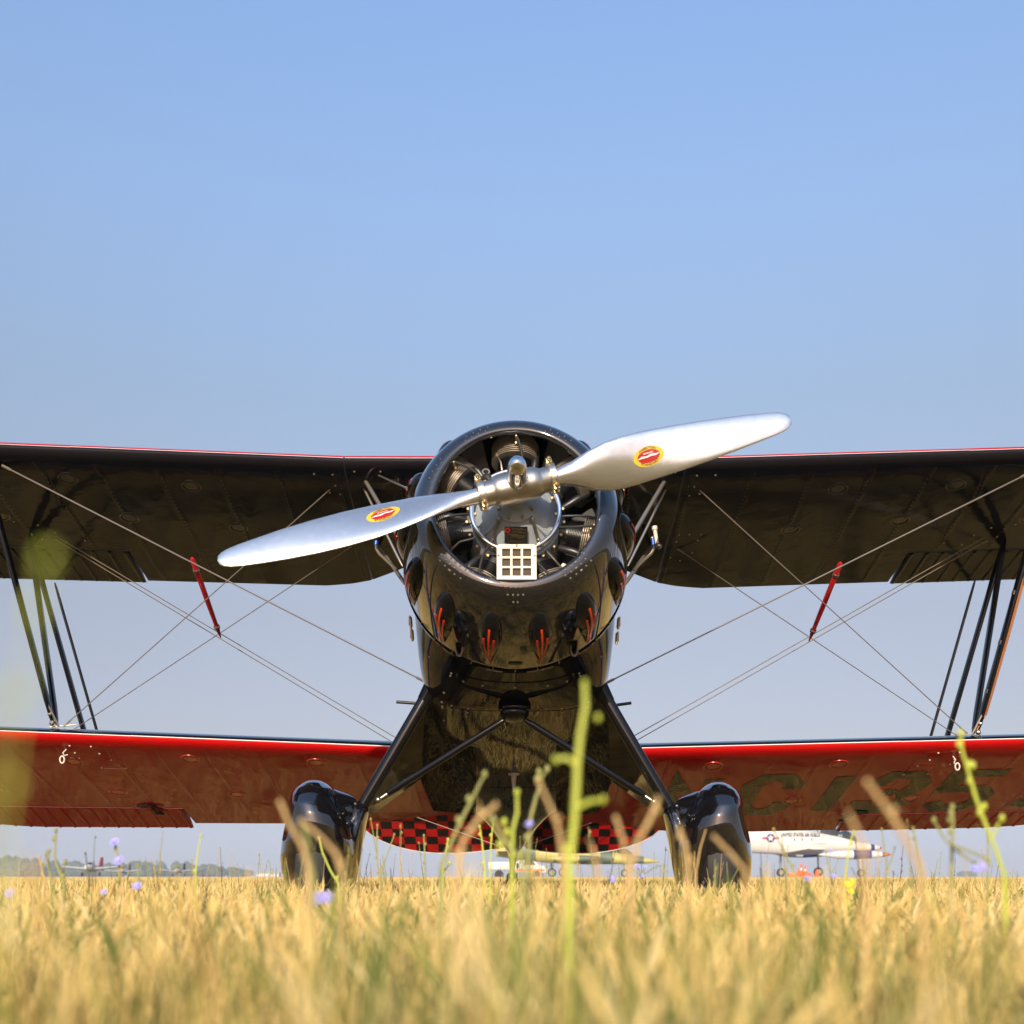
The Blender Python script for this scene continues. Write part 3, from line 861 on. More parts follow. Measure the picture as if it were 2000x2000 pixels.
# ---------------------------------------------------------------- tail
for sg in (-1, 1):
    # fixed stabiliser
    mb = MB(); rings = []
    hy, hz = 10.60, .775
    for X in frange(.06, 1.30, 14):
        cd = .55 * math.sqrt(max(.02, 1 - (X / 1.36) ** 2.6)); rings.append([Vector((AX - .01 + sg * X, hy - cd, hz + cd * .25)), Vector((AX - .01 + sg * X, hy - cd * .6, hz + cd * .15 + .022)), Vector((AX - .01 + sg * X, hy - .005, hz + .014)), Vector((AX - .01 + sg * X, hy - .005, hz - .014)), Vector((AX - .01 + sg * X, hy - cd * .6, hz + cd * .15 - .018))])
    mb.loft(rings); mb.build('tailplane', FABB, plane)
    # drooped elevator with the checkers
    mb = MB(); n1, n2 = 26, 8; vs = []; uv = []; AY_ = RAD(43)
    for side2 in (0, 1):
        for i in range(n1):
            X = .12 + (1.365 - .12) * i / (n1 - 1)
            L = .50 * math.sqrt(max(.0, 1 - ((X - .62) / .76) ** 2)) if X > .62 else .50 * math.sqrt(max(0, 1 - ((.62 - X) / .95) ** 2.2))
            L = max(L, .02); y_top = 0.03 * (X / 1.3) ** 2
            for j in range(n2):
                f = j / (n2 - 1); d = L * f + y_top * (1 - f)
                th_ = (.016 * (1 - f) + .003) * (1 if side2 else -1)
                vs.append(Vector((AX - .01 + sg * X, hy + d * math.cos(AY_) + th_ * math.sin(AY_), hz - d * math.sin(AY_) + th_ * math.cos(AY_))))
                uv.append((X + .03, d + .02))
    fs = []
    for side2 in (0, 1):
        o_ = side2 * n1 * n2
        for i in range(n1 - 1):
            for j in range(n2 - 1):
                a = o_ + i * n2 + j; fs.append((a, a + 1, a + n2 + 1, a + n2))
    for i in range(n1 - 1):
        for j in (0, n2 - 1):
            a = i * n2 + j; b2 = a + n1 * n2; fs.append((a, a + n2, b2 + n2, b2))
    mb.add(vs, fs); el = mb.build('elevator', CHK, plane, angle=50)
    uvl = el.data.uv_layers.new(name='UVMap')
    for lp in el.data.loops: uvl.data[lp.index].uv = uv[lp.vertex_index]
    mb = MB(); tr_ = []
    for i in range(n1):
        tr_.append(vs[i * n2 + n2 - 1])
    mb.tube(tr_, .004, n=6); mb.build('trailing_edge_tape', WHITE, el)
    # tail bracing wire
    mb = MB(); mb.tube([P(1000 + sg * 18, 1655, 10.3), P(1000 + sg * 212, 1587 if sg < 0 else 1587, 10.45)], .0035, n=6); mb.build('tail_wire', WIRE, plane)
# fin and rudder
mb = MB(); prof = [(5.35, .25), (5.55, .60), (5.80, .90), (6.02, 1.02), (6.02, .12), (5.8, .15)]
mb.prism([A(-.02, s, u) for s, u in prof], (.04, 0, 0)); mb.build('fin', BLACK, plane, smooth=False)
mb = MB(); prof = [(6.04, 1.02), (6.25, 1.02), (6.5, .85), (6.62, .5), (6.6, .2), (6.45, 0), (6.25, -.08), (6.04, -.04)]
mb.prism([A(-.015, s, u) for s, u in prof], (.03, 0, 0)); mb.build('rudder', REDT, plane, smooth=False)
# tail wheel
mb = MB(); mb.tube([P(1002, 1676, 10.7), P(1000, 1700, 10.85)], [.035, .02], n=8)
for sg in (-1, 1): mb.tube([P(1000, 1700, 10.85) + Vector((sg * .01, 0, 0)), Vector((sg * .07, 10.88, .13))], .012, n=6)
tw = mb.build('tailwheel_fork', STEEL, plane)
mb = MB(); mb.lathe([(-.045, .06), (-.05, .10), (-.035, .125), (0, .13), (.035, .125), (.05, .10), (.045, .06)], (0, 10.90, .13), (1, 0, 0), n=28); mb.build('tailwheel', RUB, plane)
# belly antenna: grey cone, white disc, tapered mast, thin whip
mb = MB(); a0 = P(1003.5, 1490, 7.1)
c1, c2, c3, c4 = [P(1003.5, y, 7.1) for y in (1490, 1509, 1515, 1547)]
mb.tube([c1 + Vector((0, 0, .003)), c1, c2], [.002, .006, .0155], n=16, mi=0)
mb.tube([c2, c2 + Vector((0, 0, -.004)), c3 + Vector((0, 0, .004)), c3], [.020, .034, .034, .018], n=20, mi=1)
mb.tube([c3, c4], [.0165, .0065], n=16, mi=1)
mb.tube([c4, P(1003, 1620, 7.1)], .0022, n=6, mi=2)
mb.build('belly_antenna', [GREYC, CREAM, COPPER], plane)

# ---------------------------------------------------------------- landing gear
for sg in (-1, 1):
    m = lambda px: px if sg < 0 else 2008 - px + 8      # mirror column about the aircraft centre
    def Pm(px, py, Y):
        if sg < 0: return P(px, py, Y)
        return P(2016 - px + (0), py + 4, Y)
    top = Pm(830, 1366, 6.10); bot = Pm(705, 1580, 6.12)
    mb = MB(); mb.tube([top + (top - bot).normalized() * .10, top, bot], [.020, .034, .032], n=18)
    leg = mb.build('gear_leg', BLACK2, plane, angle=60)
    mb = MB(); mb.tube([top + (top - bot).normalized() * .20, top + (top - bot).normalized() * .02, top - (top - bot).normalized() * .01], [.06, .040, .037], n=18)
    mb.build('leg_fairing_cuff', BLACK, plane, angle=60)
    # fabric-smooth fairing panel between the front leg and the rear leg
    r1 = Pm(834, 1395, 6.45); r2 = Pm(822, 1515, 6.82)
    mb = MB(); poly = [top, bot + Vector((0, .02, 0)), Pm(722, 1588, 6.25), r2, r1]
    mb.prism(poly, Vector((-sg * .014, .0, -.008))); mb.build('leg_fairing', FAIR, plane, smooth=False)
    mb = MB(); poly = [Pm(827, 1362, 6.16), Pm(930, 1352, 6.2), Pm(930, 1592, 7.16), Pm(846, 1583, 7.12), Pm(822, 1524, 6.85), Pm(819, 1420, 6.5)]
    mb.prism(poly, Vector((0, .012, .012))); mb.build('wing_root_fairing', BLACK, plane, smooth=False)
    # V brace
    e0 = P(1005 + sg * 20, 1406, 5.98); e1 = Pm(757, 1550, 6.10)
    mb = MB(); mb.tube([e0, e0.lerp(e1, .06), e0.lerp(e1, .94), e1], [.010, .0175, .0175, .012], n=14); br = mb.build('brace_strut', BLACK2, plane, angle=60)
    mb = MB(); f0 = Pm(739, 1562, 6.09); mb.tube([e1, f0], [.010, .008], n=10); mb.ball(f0, .0165, n=14, m=10)
    mb.build('brace_fitting', STEEL, br)
    # wheel spat: horizontal slices, blended with the stub arm, then voxel-smoothed
    SL = [  # y, outer px, inner px, front, rear
        (1521.5, 609, 613, .012, .02), (1524, 596, 628, .07, .10), (1530, 585, 640, .115, .18), (1540, 573, 652, .172, .28), (1555, 565, 660, .225, .40), (1572, 562, 666, .26, .52),
        (1592, 561, 678, .275, .62), (1612, 556, 688, .275, .70), (1640, 549, 692, .265, .74), (1670, 545.5, 692, .245, .75), (1700, 547, 688, .215, .72),
        (1725, 554, 682, .18, .64), (1750, 565, 674, .14, .50), (1768, 578, 664, .10, .36), (1778, 600, 640, .05, .15)]
    rings = []
    for y, xo, xi, fr_, re_ in SL:
        z = CAMH + (HOR - y) * 6.0 / FPX; xo_ = (xo - 1000) * 6 / FPX; xi_ = (xi - 1000) * 6 / FPX; ring = []
        cx = (xo_ + xi_) / 2; hw = (xi_ - xo_) / 2
        for k in range(40):
            t = 2 * math.pi * k / 40; x = math.cos(t); yy = math.sin(t)
            if yy < 0: px_ = math.copysign(abs(x) ** .92, x) * hw; py_ = yy * fr_
            else: px_ = x * hw * (1 - .12 * yy); py_ = yy * re_
            ring.append(Vector((cx + px_, 6.0 + py_ + .05, z)))
        rings.append(ring)
    mb = MB(); mb.loft(rings)
    arm = [P(628, 1588, 6.0) + Vector((0, .06, 0)), P(655, 1583, 6.0) + Vector((0, .08, 0)), P(678, 1578, 6.0) + Vector((0, .10, 0)), P(692, 1575, 6.0) + Vector((0, .11, 0))]
    mb.tube(arm, [.148, .118, .082, .055], n=26)
    # inner lower boot running down from the leg
    bt = []
    for px_, py_, rx_, ry_ in ((697, 1566, .030, .05), (700, 1580, .042, .08), (695, 1605, .040, .11), (688, 1645, .038, .13), (682, 1690, .034, .12), (676, 1735, .026, .09)):
        c_ = P(px_, py_, 6.0) + Vector((0, .12, 0)); bt.append([c_ + Vector((math.cos(t) * rx_, math.sin(t) * ry_, 0)) for t in [6.2832 * q_ / 20 for q_ in range(20)]])
    mb.loft(bt)
    if sg > 0:
        mb.v = [(2 * (1008 - 1000) * 6 / FPX - x, y, z - .010) for x, y, z in mb.v]
        mb.f = [f[::-1] for f in mb.f]
    sp = mb.build('wheel_spat', SPATB, plane, angle=180)
    r_ = sp.modifiers.new('r', 'REMESH'); r_.mode = 'VOXEL'; r_.voxel_size = .0065; r_.use_smooth_shade = True
    s_ = sp.modifiers.new('s', 'SMOOTH'); s_.factor = .5; s_.iterations = 22
    bpy.context.view_layer.update()
    me = bpy.data.meshes.new_from_object(sp.evaluated_get(bpy.context.evaluated_depsgraph_get()))
    sp.modifiers.clear(); sp.data = me
    me.polygons.foreach_set('use_smooth', [True] * len(me.polygons))
    # spat seam, bolts, tyre
    mb = MB(); c = Pm(690, 1577, 6.0) + Vector((0, .05, 0))
    for px, py in ((694, 1570), (688, 1604), (683, 1648)): mb.ball(Pm(px, py, 5.98), .0075, n=8, m=6)
    mb.build('spat_bolts', STEEL, sp)
    xc = ((618 - 1000) if sg < 0 else (1398 - 1000)) * 6 / FPX
    mb = MB(); mb.lathe([(-.07, .15), (-.085, .20), (-.07, .24), (-.03, .258), (.03, .258), (.07, .24), (.085, .20), (.07, .15)], (xc, 6.05, .262), (1, 0, 0), n=40); mb.build('tyre', RUB, plane)
    mb = MB(); mb.lathe([(-.06, 0), (-.06, .14), (-.03, .15), (.03, .15), (.06, .14), (.06, 0)], (xc, 6.05, .262), (1, 0, 0), n=28); mb.build('wheel_hub', STEEL, plane)

# ---------------------------------------------------------------- interplane struts
def strut(name, a, b_, r, m_=BLACK2, k=2.2, parent=plane):
    mb = MB(); a = Vector(a); b_ = Vector(b_)
    mb.tube([a, a.lerp(b_, .03), a.lerp(b_, .10), a.lerp(b_, .90), a.lerp(b_, .97), b_], [r * .5, r * .8, r, r, r * .8, r * .5], n=14, flat=((0, 1, 0), k))
    return mb.build(name, m_, parent, angle=60)
STR = {
 -1: dict(fu=(-24, 935, 6.62), fl=(104, 1413, 6.88), ru=(52, 1036, 7.32), rl=(190, 1520, 7.62), au=(107, 1138, 7.85), al=(200, 1465, 7.95)),
  1: dict(fu=(2042, 945, 6.62), fl=(1908, 1431, 6.88), ru=(1966, 1046, 7.32), rl=(1822, 1535, 7.62), au=(1905, 1131, 7.85), al=(1806, 1480, 7.95))}
for sg in (-1, 1):
    S = STR[sg]; fu, fl, ru, rl, au, al = [P(*S[k]) for k in ('fu', 'fl', 'ru', 'rl', 'au', 'al')]
    fs_ = strut('interplane_strut', fu, fl, .0150)
    if sg < 0: strut('interplane_strut', P(58, 1045, 7.3), fl + Vector((.008, .03, 0)), .0150)
    else: strut('interplane_strut', P(1962, 1050, 7.3), fl + Vector((-.008, .03, 0)), .0150)
    strut('interplane_strut', ru + Vector((0, .02, 0)), rl, .0150)
    strut('aileron_pushrod', au, al, .0095, k=1.4)
    mb = MB(); q0 = fl; 
    for d, r in ((0, .016), (.05, .012), (.09, .010)):
        mb.ball(q0 + (fu - fl).normalized() * d + Vector((0, -.02, 0)), r, n=8, m=6)
    mb.tube([q0 + Vector((-sg * .03, -.01, -.012)), q0 + (fu - fl).normalized() * .12 + Vector((0, -.02, 0))], .007, n=6)
    mb.tube([q0 + Vector((-sg * -.02, 0, -.02)), q0 + Vector((-sg * .13, 0, -.006))], .004, n=6)
    mb.build('strut_fitting', STEEL, fs_)
    mb = MB(); mb.ball(ru, .022, n=10, m=8); mb.tube([ru, ru + Vector((0, .01, .07))], .014, n=8); mb.build('strut_fitting', STEEL, fs_)
    if sg > 0:       # pitot tube with copper lines on the right front strut
        mb = MB(); d = (fl - fu)
        mb.tube([fu + d * .36 + Vector((.018, -.015, 0)), fu + d * .60 + Vector((.017, -.02, 0)), fu + d * .80 + Vector((.014, -.02, 0)), fu + d * .93 + Vector((.012, -.02, 0)), fu + d * .99 + Vector((-.01, -.02, 0))], .0042, n=6)
        mb.tube([fu + d * .36 + Vector((.026, -.015, 0)), fu + d * .60 + Vector((.024, -.02, 0)), fu + d * .80 + Vector((.021, -.02, 0)), fu + d * .93 + Vector((.018, -.02, 0))], .0035, n=6)
        mb.build('pitot_line', COPPER, fs_)
        mb = MB()
        for f in (.43, .63, .83): mb.tube([fu + d * (f - .008) + Vector((0, -.004, 0)), fu + d * (f + .008) + Vector((0, -.004, 0))], .021, n=12)
        mb.build('tube_clip', STEEL, fs_)
        mb = MB(); q0 = fu + d * .34 + Vector((.02, -.02, 0)); mb.tube([q0 + Vector((.01, -.02, .14)), q0, q0 - Vector((.01, 0, .08))], [.022, .014, .006], n=10); mb.build('pitot_head', BRASS, fs_)

# ---------------------------------------------------------------- bracing wires
def wire(name, a, b_, r=.0042):
    mb = MB(); a = Vector(a); b_ = Vector(b_); d = (b_ - a).normalized()
    mb.tube([a, b_], r, n=8); mb.tube([a, a + d * .05], r * 1.8, n=8); mb.tube([b_ - d * .06, b_], r * 1.8, n=8)
    return mb.build(name, WIRE, plane)
wire('flying_wire', P(4, 909, 6.50), P(833, 1333, 6.55), .0040)
wire('flying_wire', P(82, 1031, 7.26), P(812, 1464, 7.35), .0029)
wire('flying_wire', P(89, 1042, 7.30), P(812, 1477, 7.40), .0029)
wire('landing_wire', P(660, 942, 6.62), P(124, 1419, 6.88), .0030)
wire('landing_wire', P(687, 1067, 7.28), P(130, 1434, 7.50), .0029)
wire('flying_wire', P(2010, 924, 6.52), P(1180, 1336, 6.55), .0040)
wire('flying_wire', P(1936, 1042, 7.26), P(1200, 1459, 7.35), .0029)
wire('flying_wire', P(1932, 1053, 7.30), P(1200, 1471, 7.40), .0029)
wire('landing_wire', P(1353, 945, 6.62), P(1889, 1433, 6.88), .0030)
wire('landing_wire', P(1323, 1072, 7.28), P(1884, 1447, 7.50), .0029)
for a, b_ in ((P(375, 1090, 6.57), P(431, 1245, 7.1)), (P(1642, 1099, 6.57), P(1580, 1252, 7.1))):
    mb = MB(); mb.tube([a, a.lerp(b_, .02), a.lerp(b_, .5), a.lerp(b_, .90), b_], [.008, .0145, .0155, .012, .004], n=14); jv = mb.build('wire_spreader', STICK, plane, angle=60)
    mb = MB()
    for f in (.14, .86): mb.tube([a.lerp(b_, f - .012), a.lerp(b_, f + .012)], .0185, n=12)
    mb.build('spreader_collar', STEEL, jv)

# ---------------------------------------------------------------- cabane struts and gauge
def cab(a, b_, r): return strut('cabane_strut', a, b_, r, m_=CABM, k=1.3)
for sg in (-1, 1):
    c = lambda px: px if sg < 0 else 2012 - px
    cab(P(c(704), 923, 6.62), P(c(786), 1062, 6.10), .0120)
    cab(P(c(700), 932, 6.64), P(c(786), 1106, 6.5), .0075)
    cab(P(c(737), 1062, 7.28), P(c(792), 1142, 6.9), .0120)
    mb = MB(); mb.tube([P(c(734), 1056, 6.9), P(c(735), 1072, 6.9), P(c(741), 1082, 6.9), P(c(748), 1088, 6.9), P(c(775), 1113, 6.85)], .0085, n=8); mb.build('fuel_line', STEEL, plane)
    wire('cabane_wire', P(c(721), 920, 6.62), P(c(800), 956, 6.1), .0045)
    wire('cabane_wire', P(c(797), 938, 6.9), P(c(764), 988, 7.3), .004)
    mb = MB(); q0 = P(c(700), 926, 6.6)
    mb.ball(q0, .016); mb.tube([q0, P(c(722), 925, 6.6)], .004, n=6); mb.ball(P(c(689), 940, 6.62), .014, .014, .010)
    mb.tube([P(c(704), 922, 6.6), P(c(712), 911, 6.58)], .005, n=6); mb.build('cabane_fitting', STEEL, plane)
mb = MB(); a = P(1278, 1028, 6.88); b_ = P(1283, 1062, 6.88)
mb.tube([a, a.lerp(b_, .2)], .017, n=12); mb.tube([a.lerp(b_, .2), b_], .0115, n=12)
gau = mb.build('fuel_sight_gauge', CREAM, plane)
mb = MB(); mb.tube([P(1275, 1053, 6.86), P(1276, 1064, 6.86)], .011, n=10); mb.build('gauge_fitting', BLUE, gau)
mb = MB(); mb.ball(P(1287, 1066, 6.88), .018); mb.ball(P(1274, 1051, 6.86), .012); mb.build('drain_valve', STEEL, gau)
mb = MB(); mb.tube([P(735, 1057, 6.86), P(734, 1064, 6.86)], .012, n=10); mb.build('gauge_fitting', BLUE, gau)
# upper-wing joint strips and root fairing line
for pt, par in ((UL, ULo), (UR, URo)):
    mb = MB(); mb.tube([pt(.909, c, False, -.001) for c in cgrid(.0, .93, 20)], .0035, n=6); mb.build('panel_gap_seal', SATIN, par)

# ================================================================ SETTING
GROUND = bpy.data.materials.new('dry_turf'); GROUND.use_nodes = True
n = GROUND.node_tree.nodes; l = GROUND.node_tree.links; b = n["Principled BSDF"]; b.inputs['Roughness'].default_value = .95
tc = n.new('ShaderNodeTexCoord'); t1 = n.new('ShaderNodeTexNoise'); t1.inputs['Scale'].default_value = .35; t1.inputs['Detail'].default_value = 8
r1 = n.new('ShaderNodeValToRGB'); r1.color_ramp.elements[0].color = (.09, .065, .025, 1); r1.color_ramp.elements[1].color = (.17, .12, .045, 1)
r1.color_ramp.elements[0].position = .35; r1.color_ramp.elements[1].position = .65
e = r1.color_ramp.elements.new(.5); e.color = (.11, .095, .035, 1)
l.new(tc.outputs['Object'], t1.inputs['Vector']); l.new(t1.outputs[0], r1.inputs[0]); l.new(r1.outputs[0], b.inputs['Base Color'])
mb = MB(); gx_ = [-3000, -800, -200, -60, -20, -6, 0, 6, 20, 60, 200, 800, 3000]; gy_ = [-1500, -300, -60, -10, 0, 3, 8, 20, 60, 150, 400, 1200, 2600, 4500]
vs = [(x, y, 0) for y in gy_ for x in gx_]; fs = []
for j in range(len(gy_) - 1):
    for i in range(len(gx_) - 1):
        a = j * len(gx_) + i; fs.append((a, a + 1, a + len(gx_) + 1, a + len(gx_)))
mb.add(vs, fs); g = mb.build('ground', GROUND, None, smooth=False); g['kind'] = 'structure'

# ---- grass
def grass_mat(name, cols, trans=.12):
    m = bpy.data.materials.new(name); m.use_nodes = True; n = m.node_tree.nodes; l = m.node_tree.links
    b = n["Principled BSDF"]; b.inputs['Roughness'].default_value = .65; b.inputs['Specular IOR Level'].default_value = .25
    oi = n.new('ShaderNodeObjectInfo'); ge = n.new('ShaderNodeNewGeometry')
    r = n.new('ShaderNodeValToRGB'); el = r.color_ramp.elements
    el[0].position = 0; el[0].color = (*cols[0], 1); el[1].position = 1; el[1].color = (*cols[-1], 1)
    for k, c in enumerate(cols[1:-1]): e = el.new((k + 1) / (len(cols) - 1)); e.color = (*c, 1)
    nz = n.new('ShaderNodeTexNoise'); nz.inputs['Scale'].default_value = 1.6; nz.inputs['Detail'].default_value = 3; l.new(oi.outputs['Location'], nz.inputs['Vector'])
    mz = n.new('ShaderNodeMapRange'); mz.inputs['From Min'].default_value = .35; mz.inputs['From Max'].default_value = .65; mz.inputs['To Min'].default_value = -.28; mz.inputs['To Max'].default_value = .28; l.new(nz.outputs[0], mz.inputs['Value'])
    ad2 = n.new('ShaderNodeMath'); ad2.operation = 'ADD'
    ad = n.new('ShaderNodeMath'); ad.operation = 'ADD'; mu = n.new('ShaderNodeMath'); mu.operation = 'MULTIPLY'; mu.inputs[1].default_value = .55
    mu2 = n.new('ShaderNodeMath'); mu2.operation = 'MULTIPLY'; mu2.inputs[1].default_value = .45
    l.new(oi.outputs['Random'], mu.inputs[0]); l.new(ge.outputs['Random Per Island'], mu2.inputs[0]); l.new(mu.outputs[0], ad.inputs[0]); l.new(mu2.outputs[0], ad.inputs[1])
    l.new(ad.outputs[0], ad2.inputs[0]); l.new(mz.outputs[0], ad2.inputs[1]); l.new(ad2.outputs[0], r.inputs[0]); l.new(r.outputs[0], b.inputs['Base Color'])
    tr = n.new('ShaderNodeBsdfTranslucent'); mx = n.new('ShaderNodeMixShader'); mx.inputs[0].default_value = trans
    l.new(r.outputs[0], tr.inputs[0]); l.new(b.outputs[0], mx.inputs[1]); l.new(tr.outputs[0], mx.inputs[2])
    l.new(mx.outputs[0], n['Material Output'].inputs[0])
    return m
STRAW = grass_mat('straw', [(.34, .21, .065), (.70, .50, .165), (.82, .61, .24), (.60, .43, .135), (.86, .69, .35), (.40, .34, .09)])
GREENG = grass_mat('green_blades', [(.07, .10, .025), (.14, .18, .04), (.24, .25, .06)])
OLIVE = grass_mat('olive_blades', [(.22, .17, .05), (.38, .31, .08), (.16, .14, .05)])

def blade(mb, x, y, h, w_, lean, az, curl, mi, seed=False):
    ca, sa = math.cos(az), math.sin(az); pts = []; n_ = 4
    wx, wy = -sa, ca
    th = random.uniform(0, math.pi); wx, wy = math.cos(th), math.sin(th)
    L = []
    for k in range(n_ + 1):
        t = k / n_; d = lean * t + curl * t * t
        p = (x + ca * d, y + sa * d, h * (t - .18 * abs(curl) / max(h, .01) * t * t)); ww = w_ * (1 - t ** 1.6) * .5 + .0003
        L.append((p[0] - wx * ww, p[1] - wy * ww, p[2])); L.append((p[0] + wx * ww, p[1] + wy * ww, p[2])); pts.append(p)
    mb.add(L, [(2 * k, 2 * k + 1, 2 * k + 3, 2 * k + 2) for k in range(n_)], mi)
    if seed:
        q = pts[-1]; d = Vector(pts[-1]) - Vector(pts[-2]); d.normalize(); q = Vector(q)
        mb.tube([q - d * .005, q + d * .010, q + d * .03, q + d * .045], [.0006, .0024, .002, .0004], n=4, mi=mi)

src = bpy.data.collections.new('grass_sources')
src_far = bpy.data.collections.new('far_grass_sources')
def clump(name, nb, rad, hmin, hmax, wmul, coll, green):
    mb = MB()
    for _ in range(nb):
        a = random.uniform(0, 6.283); r = rad * math.sqrt(random.random()); h = random.uniform(hmin, hmax)
        if random.random() < .3: h *= .6
        mi = 1 if random.random() < green else (2 if random.random() < green * 1.2 else 0)
        blade(mb, r * math.cos(a), r * math.sin(a), h, random.uniform(.0009, .0020) * wmul, random.uniform(-.03, .05), random.uniform(0, 6.283), random.uniform(0, .07), mi, seed=(random.random() < .10))
    me = bpy.data.meshes.new(name); me.from_pydata(mb.v, [], mb.f)
    for m_ in (STRAW, GREENG, OLIVE): me.materials.append(m_)
    me.polygons.foreach_set('material_index', mb.m)
    o = bpy.data.objects.new(name, me); coll.objects.link(o)
for k in range(7): clump('grass_clump', 120, .11, .07, .165, .9, src, .05 if k < 6 else .28)
src_near = bpy.data.collections.new('near_grass_sources')
for k in range(7): clump('near_grass_clump', 105, .11, .08, .195, 1.15, src_near, (.10, .20, .50, .13, .38, .10, .66)[k])
for k in range(4): clump('far_grass_clump', 130, .34, .10, .18, 2.2, src_far, .05 if k < 3 else .22)

def scatter(name, region, density, coll, smin, smax, seed):
    mb = MB(); mb.add(region, [tuple(range(len(region)))]); o = mb.build(name, GROUND, None, smooth=False)
    ng = bpy.data.node_groups.new(name, 'GeometryNodeTree')
    ng.interface.new_socket('Geometry', in_out='INPUT', socket_type='NodeSocketGeometry'); ng.interface.new_socket('Geometry', in_out='OUTPUT', socket_type='NodeSocketGeometry')
    N = ng.nodes; L = ng.links; gi = N.new('NodeGroupInput'); go = N.new('NodeGroupOutput')
    dp = N.new('GeometryNodeDistributePointsOnFaces'); dp.inputs['Density'].default_value = density; dp.inputs['Seed'].default_value = seed
    # density breathes a little over the field
    nz = N.new('ShaderNodeTexNoise'); nz.inputs['Scale'].default_value = .9; mr = N.new('ShaderNodeMapRange')
    mr.inputs['From Min'].default_value = .3; mr.inputs['From Max'].default_value = .7; mr.inputs['To Min'].default_value = density * .75; mr.inputs['To Max'].default_value = density * 1.2
    L.new(nz.outputs[0], mr.inputs['Value']); L.new(mr.outputs[0], dp.inputs['Density'])
    ip = N.new('GeometryNodeInstanceOnPoints'); ci = N.new('GeometryNodeCollectionInfo'); ci.inputs['Collection'].default_value = coll
    ci.inputs['Separate Children'].default_value = True; ci.inputs['Reset Children'].default_value = True
    ip.inputs['Pick Instance'].default_value = True
    rv = N.new('FunctionNodeRandomValue'); rv.data_type = 'FLOAT_VECTOR'; rv.inputs[0].default_value = (0, 0, 0); rv.inputs[1].default_value = (.0, .0, 6.283)
    rs = N.new('FunctionNodeRandomValue'); rs.data_type = 'FLOAT'; rs.inputs[2].default_value = smin; rs.inputs[3].default_value = smax
    L.new(gi.outputs[0], dp.inputs['Mesh']); L.new(dp.outputs['Points'], ip.inputs['Points']); L.new(ci.outputs[0], ip.inputs['Instance'])
    L.new(rv.outputs[0], ip.inputs['Rotation']); L.new(rs.outputs[1], ip.inputs['Scale']); L.new(ip.outputs[0], go.inputs[0])
    md = o.modifiers.new('scatter', 'NODES'); md.node_group = ng
    o['kind'] = 'stuff'; return o
def wedge(y0, y1, m0=.5, k=.52): return [(-(y0 * k + m0), y0, .002), (y0 * k + m0, y0, .002), (y1 * k + m0, y1, .002), (-(y1 * k + m0), y1, .002)]
tag(scatter('dry_grass', wedge(.42, 1.5), 110, src_near, .82, 1.04, 1), 'mixed green and brown meadow grass right in front of the camera', 'grass')
tag(scatter('dry_grass', wedge(1.5, 4.0), 100, src, .85, 1.08, 9), 'dry golden meadow grass between the camera and the biplane', 'grass')
tag(scatter('dry_grass', wedge(4.0, 14), 75, src, .82, 1.04, 2), 'dry golden meadow grass under and around the biplane', 'grass')
tag(scatter('dry_grass', wedge(14, 60, 1, .55), 14, src_far, .76, 1.0, 3), 'dry golden meadow grass behind the biplane tail', 'grass')
tag(scatter('dry_grass', wedge(60, 260, 5, .6), 1.4, src_far, .75, 1.0, 4), 'dry golden grass far out on the airfield', 'grass')

def rect(x0, x1, y0, y1): return [(x0, y0, .002), (x1, y0, .002), (x1, y1, .002), (x0, y1, .002)]
for x0, x1, y0, y1, d_, lab in ((-26, 26, -28, -.35, 20, 'dry golden meadow grass behind the camera'),
                               (-26, -6.6, -.35, 14, 18, 'dry golden meadow grass out past the left wing tip'), (6.6, 26, -.35, 14, 18, 'dry golden meadow grass out past the right wing tip')):
    tag(scatter('dry_grass', rect(x0, x1, y0, y1), d_, src_far, .75, 1.0, int(y0 + x1 + 40)), lab, 'grass')
for sg in (-1, 1):
    reg = [(sg * .72, .42, .002), (sg * 6.6, .42, .002), (sg * 6.6, 11.7, .002)]
    tag(scatter('dry_grass', reg if sg > 0 else reg[::-1], 22, src_far, .75, 1.0, 60 + sg), 'dry golden meadow grass beneath the %s wings' % ('left' if sg < 0 else 'right'), 'grass')
# ---- individual stalks and flowers
STALK_G = mat('fresh_green_stem', (.38, .44, .05), .5, noise=(30, (.50, .54, .06), .3))
STALK_O = mat('olive_stem', (.20, .22, .06), .6, noise=(30, (.34, .32, .10), .3))
STALK_S = mat('straw_stem', (.60, .42, .17), .6, noise=(30, (.38, .24, .09), .3))
STALK_D = mat('dark_stem', (.10, .09, .05), .7)
PETAL = mat('chicory_petal', (.32, .31, .68), .5)
PETALY = mat('yellow_petal', (.75, .65, .02), .5)
def petals(mb, c, nrm, r, mi, k=14):
    nrm = Vector(nrm).normalized(); a = nrm.orthogonal().normalized(); b2 = nrm.cross(a)
    for q_ in range(k):
        t = 6.283 * q_ / k + random.uniform(-.1, .1); d = a * math.cos(t) + b2 * math.sin(t); e_ = nrm.cross(d)
        p1 = c + d * r * .15; p2 = c + d * r * .65 + nrm * r * .12; p3 = c + d * r + nrm * r * .22
        mb.add([p1 - e_ * r * .04, p1 + e_ * r * .04, p2 + e_ * r * .13, p3 + e_ * r * .10, p3 - e_ * r * .10, p2 - e_ * r * .13], [(0, 1, 2, 5), (5, 2, 3, 4)], mi)
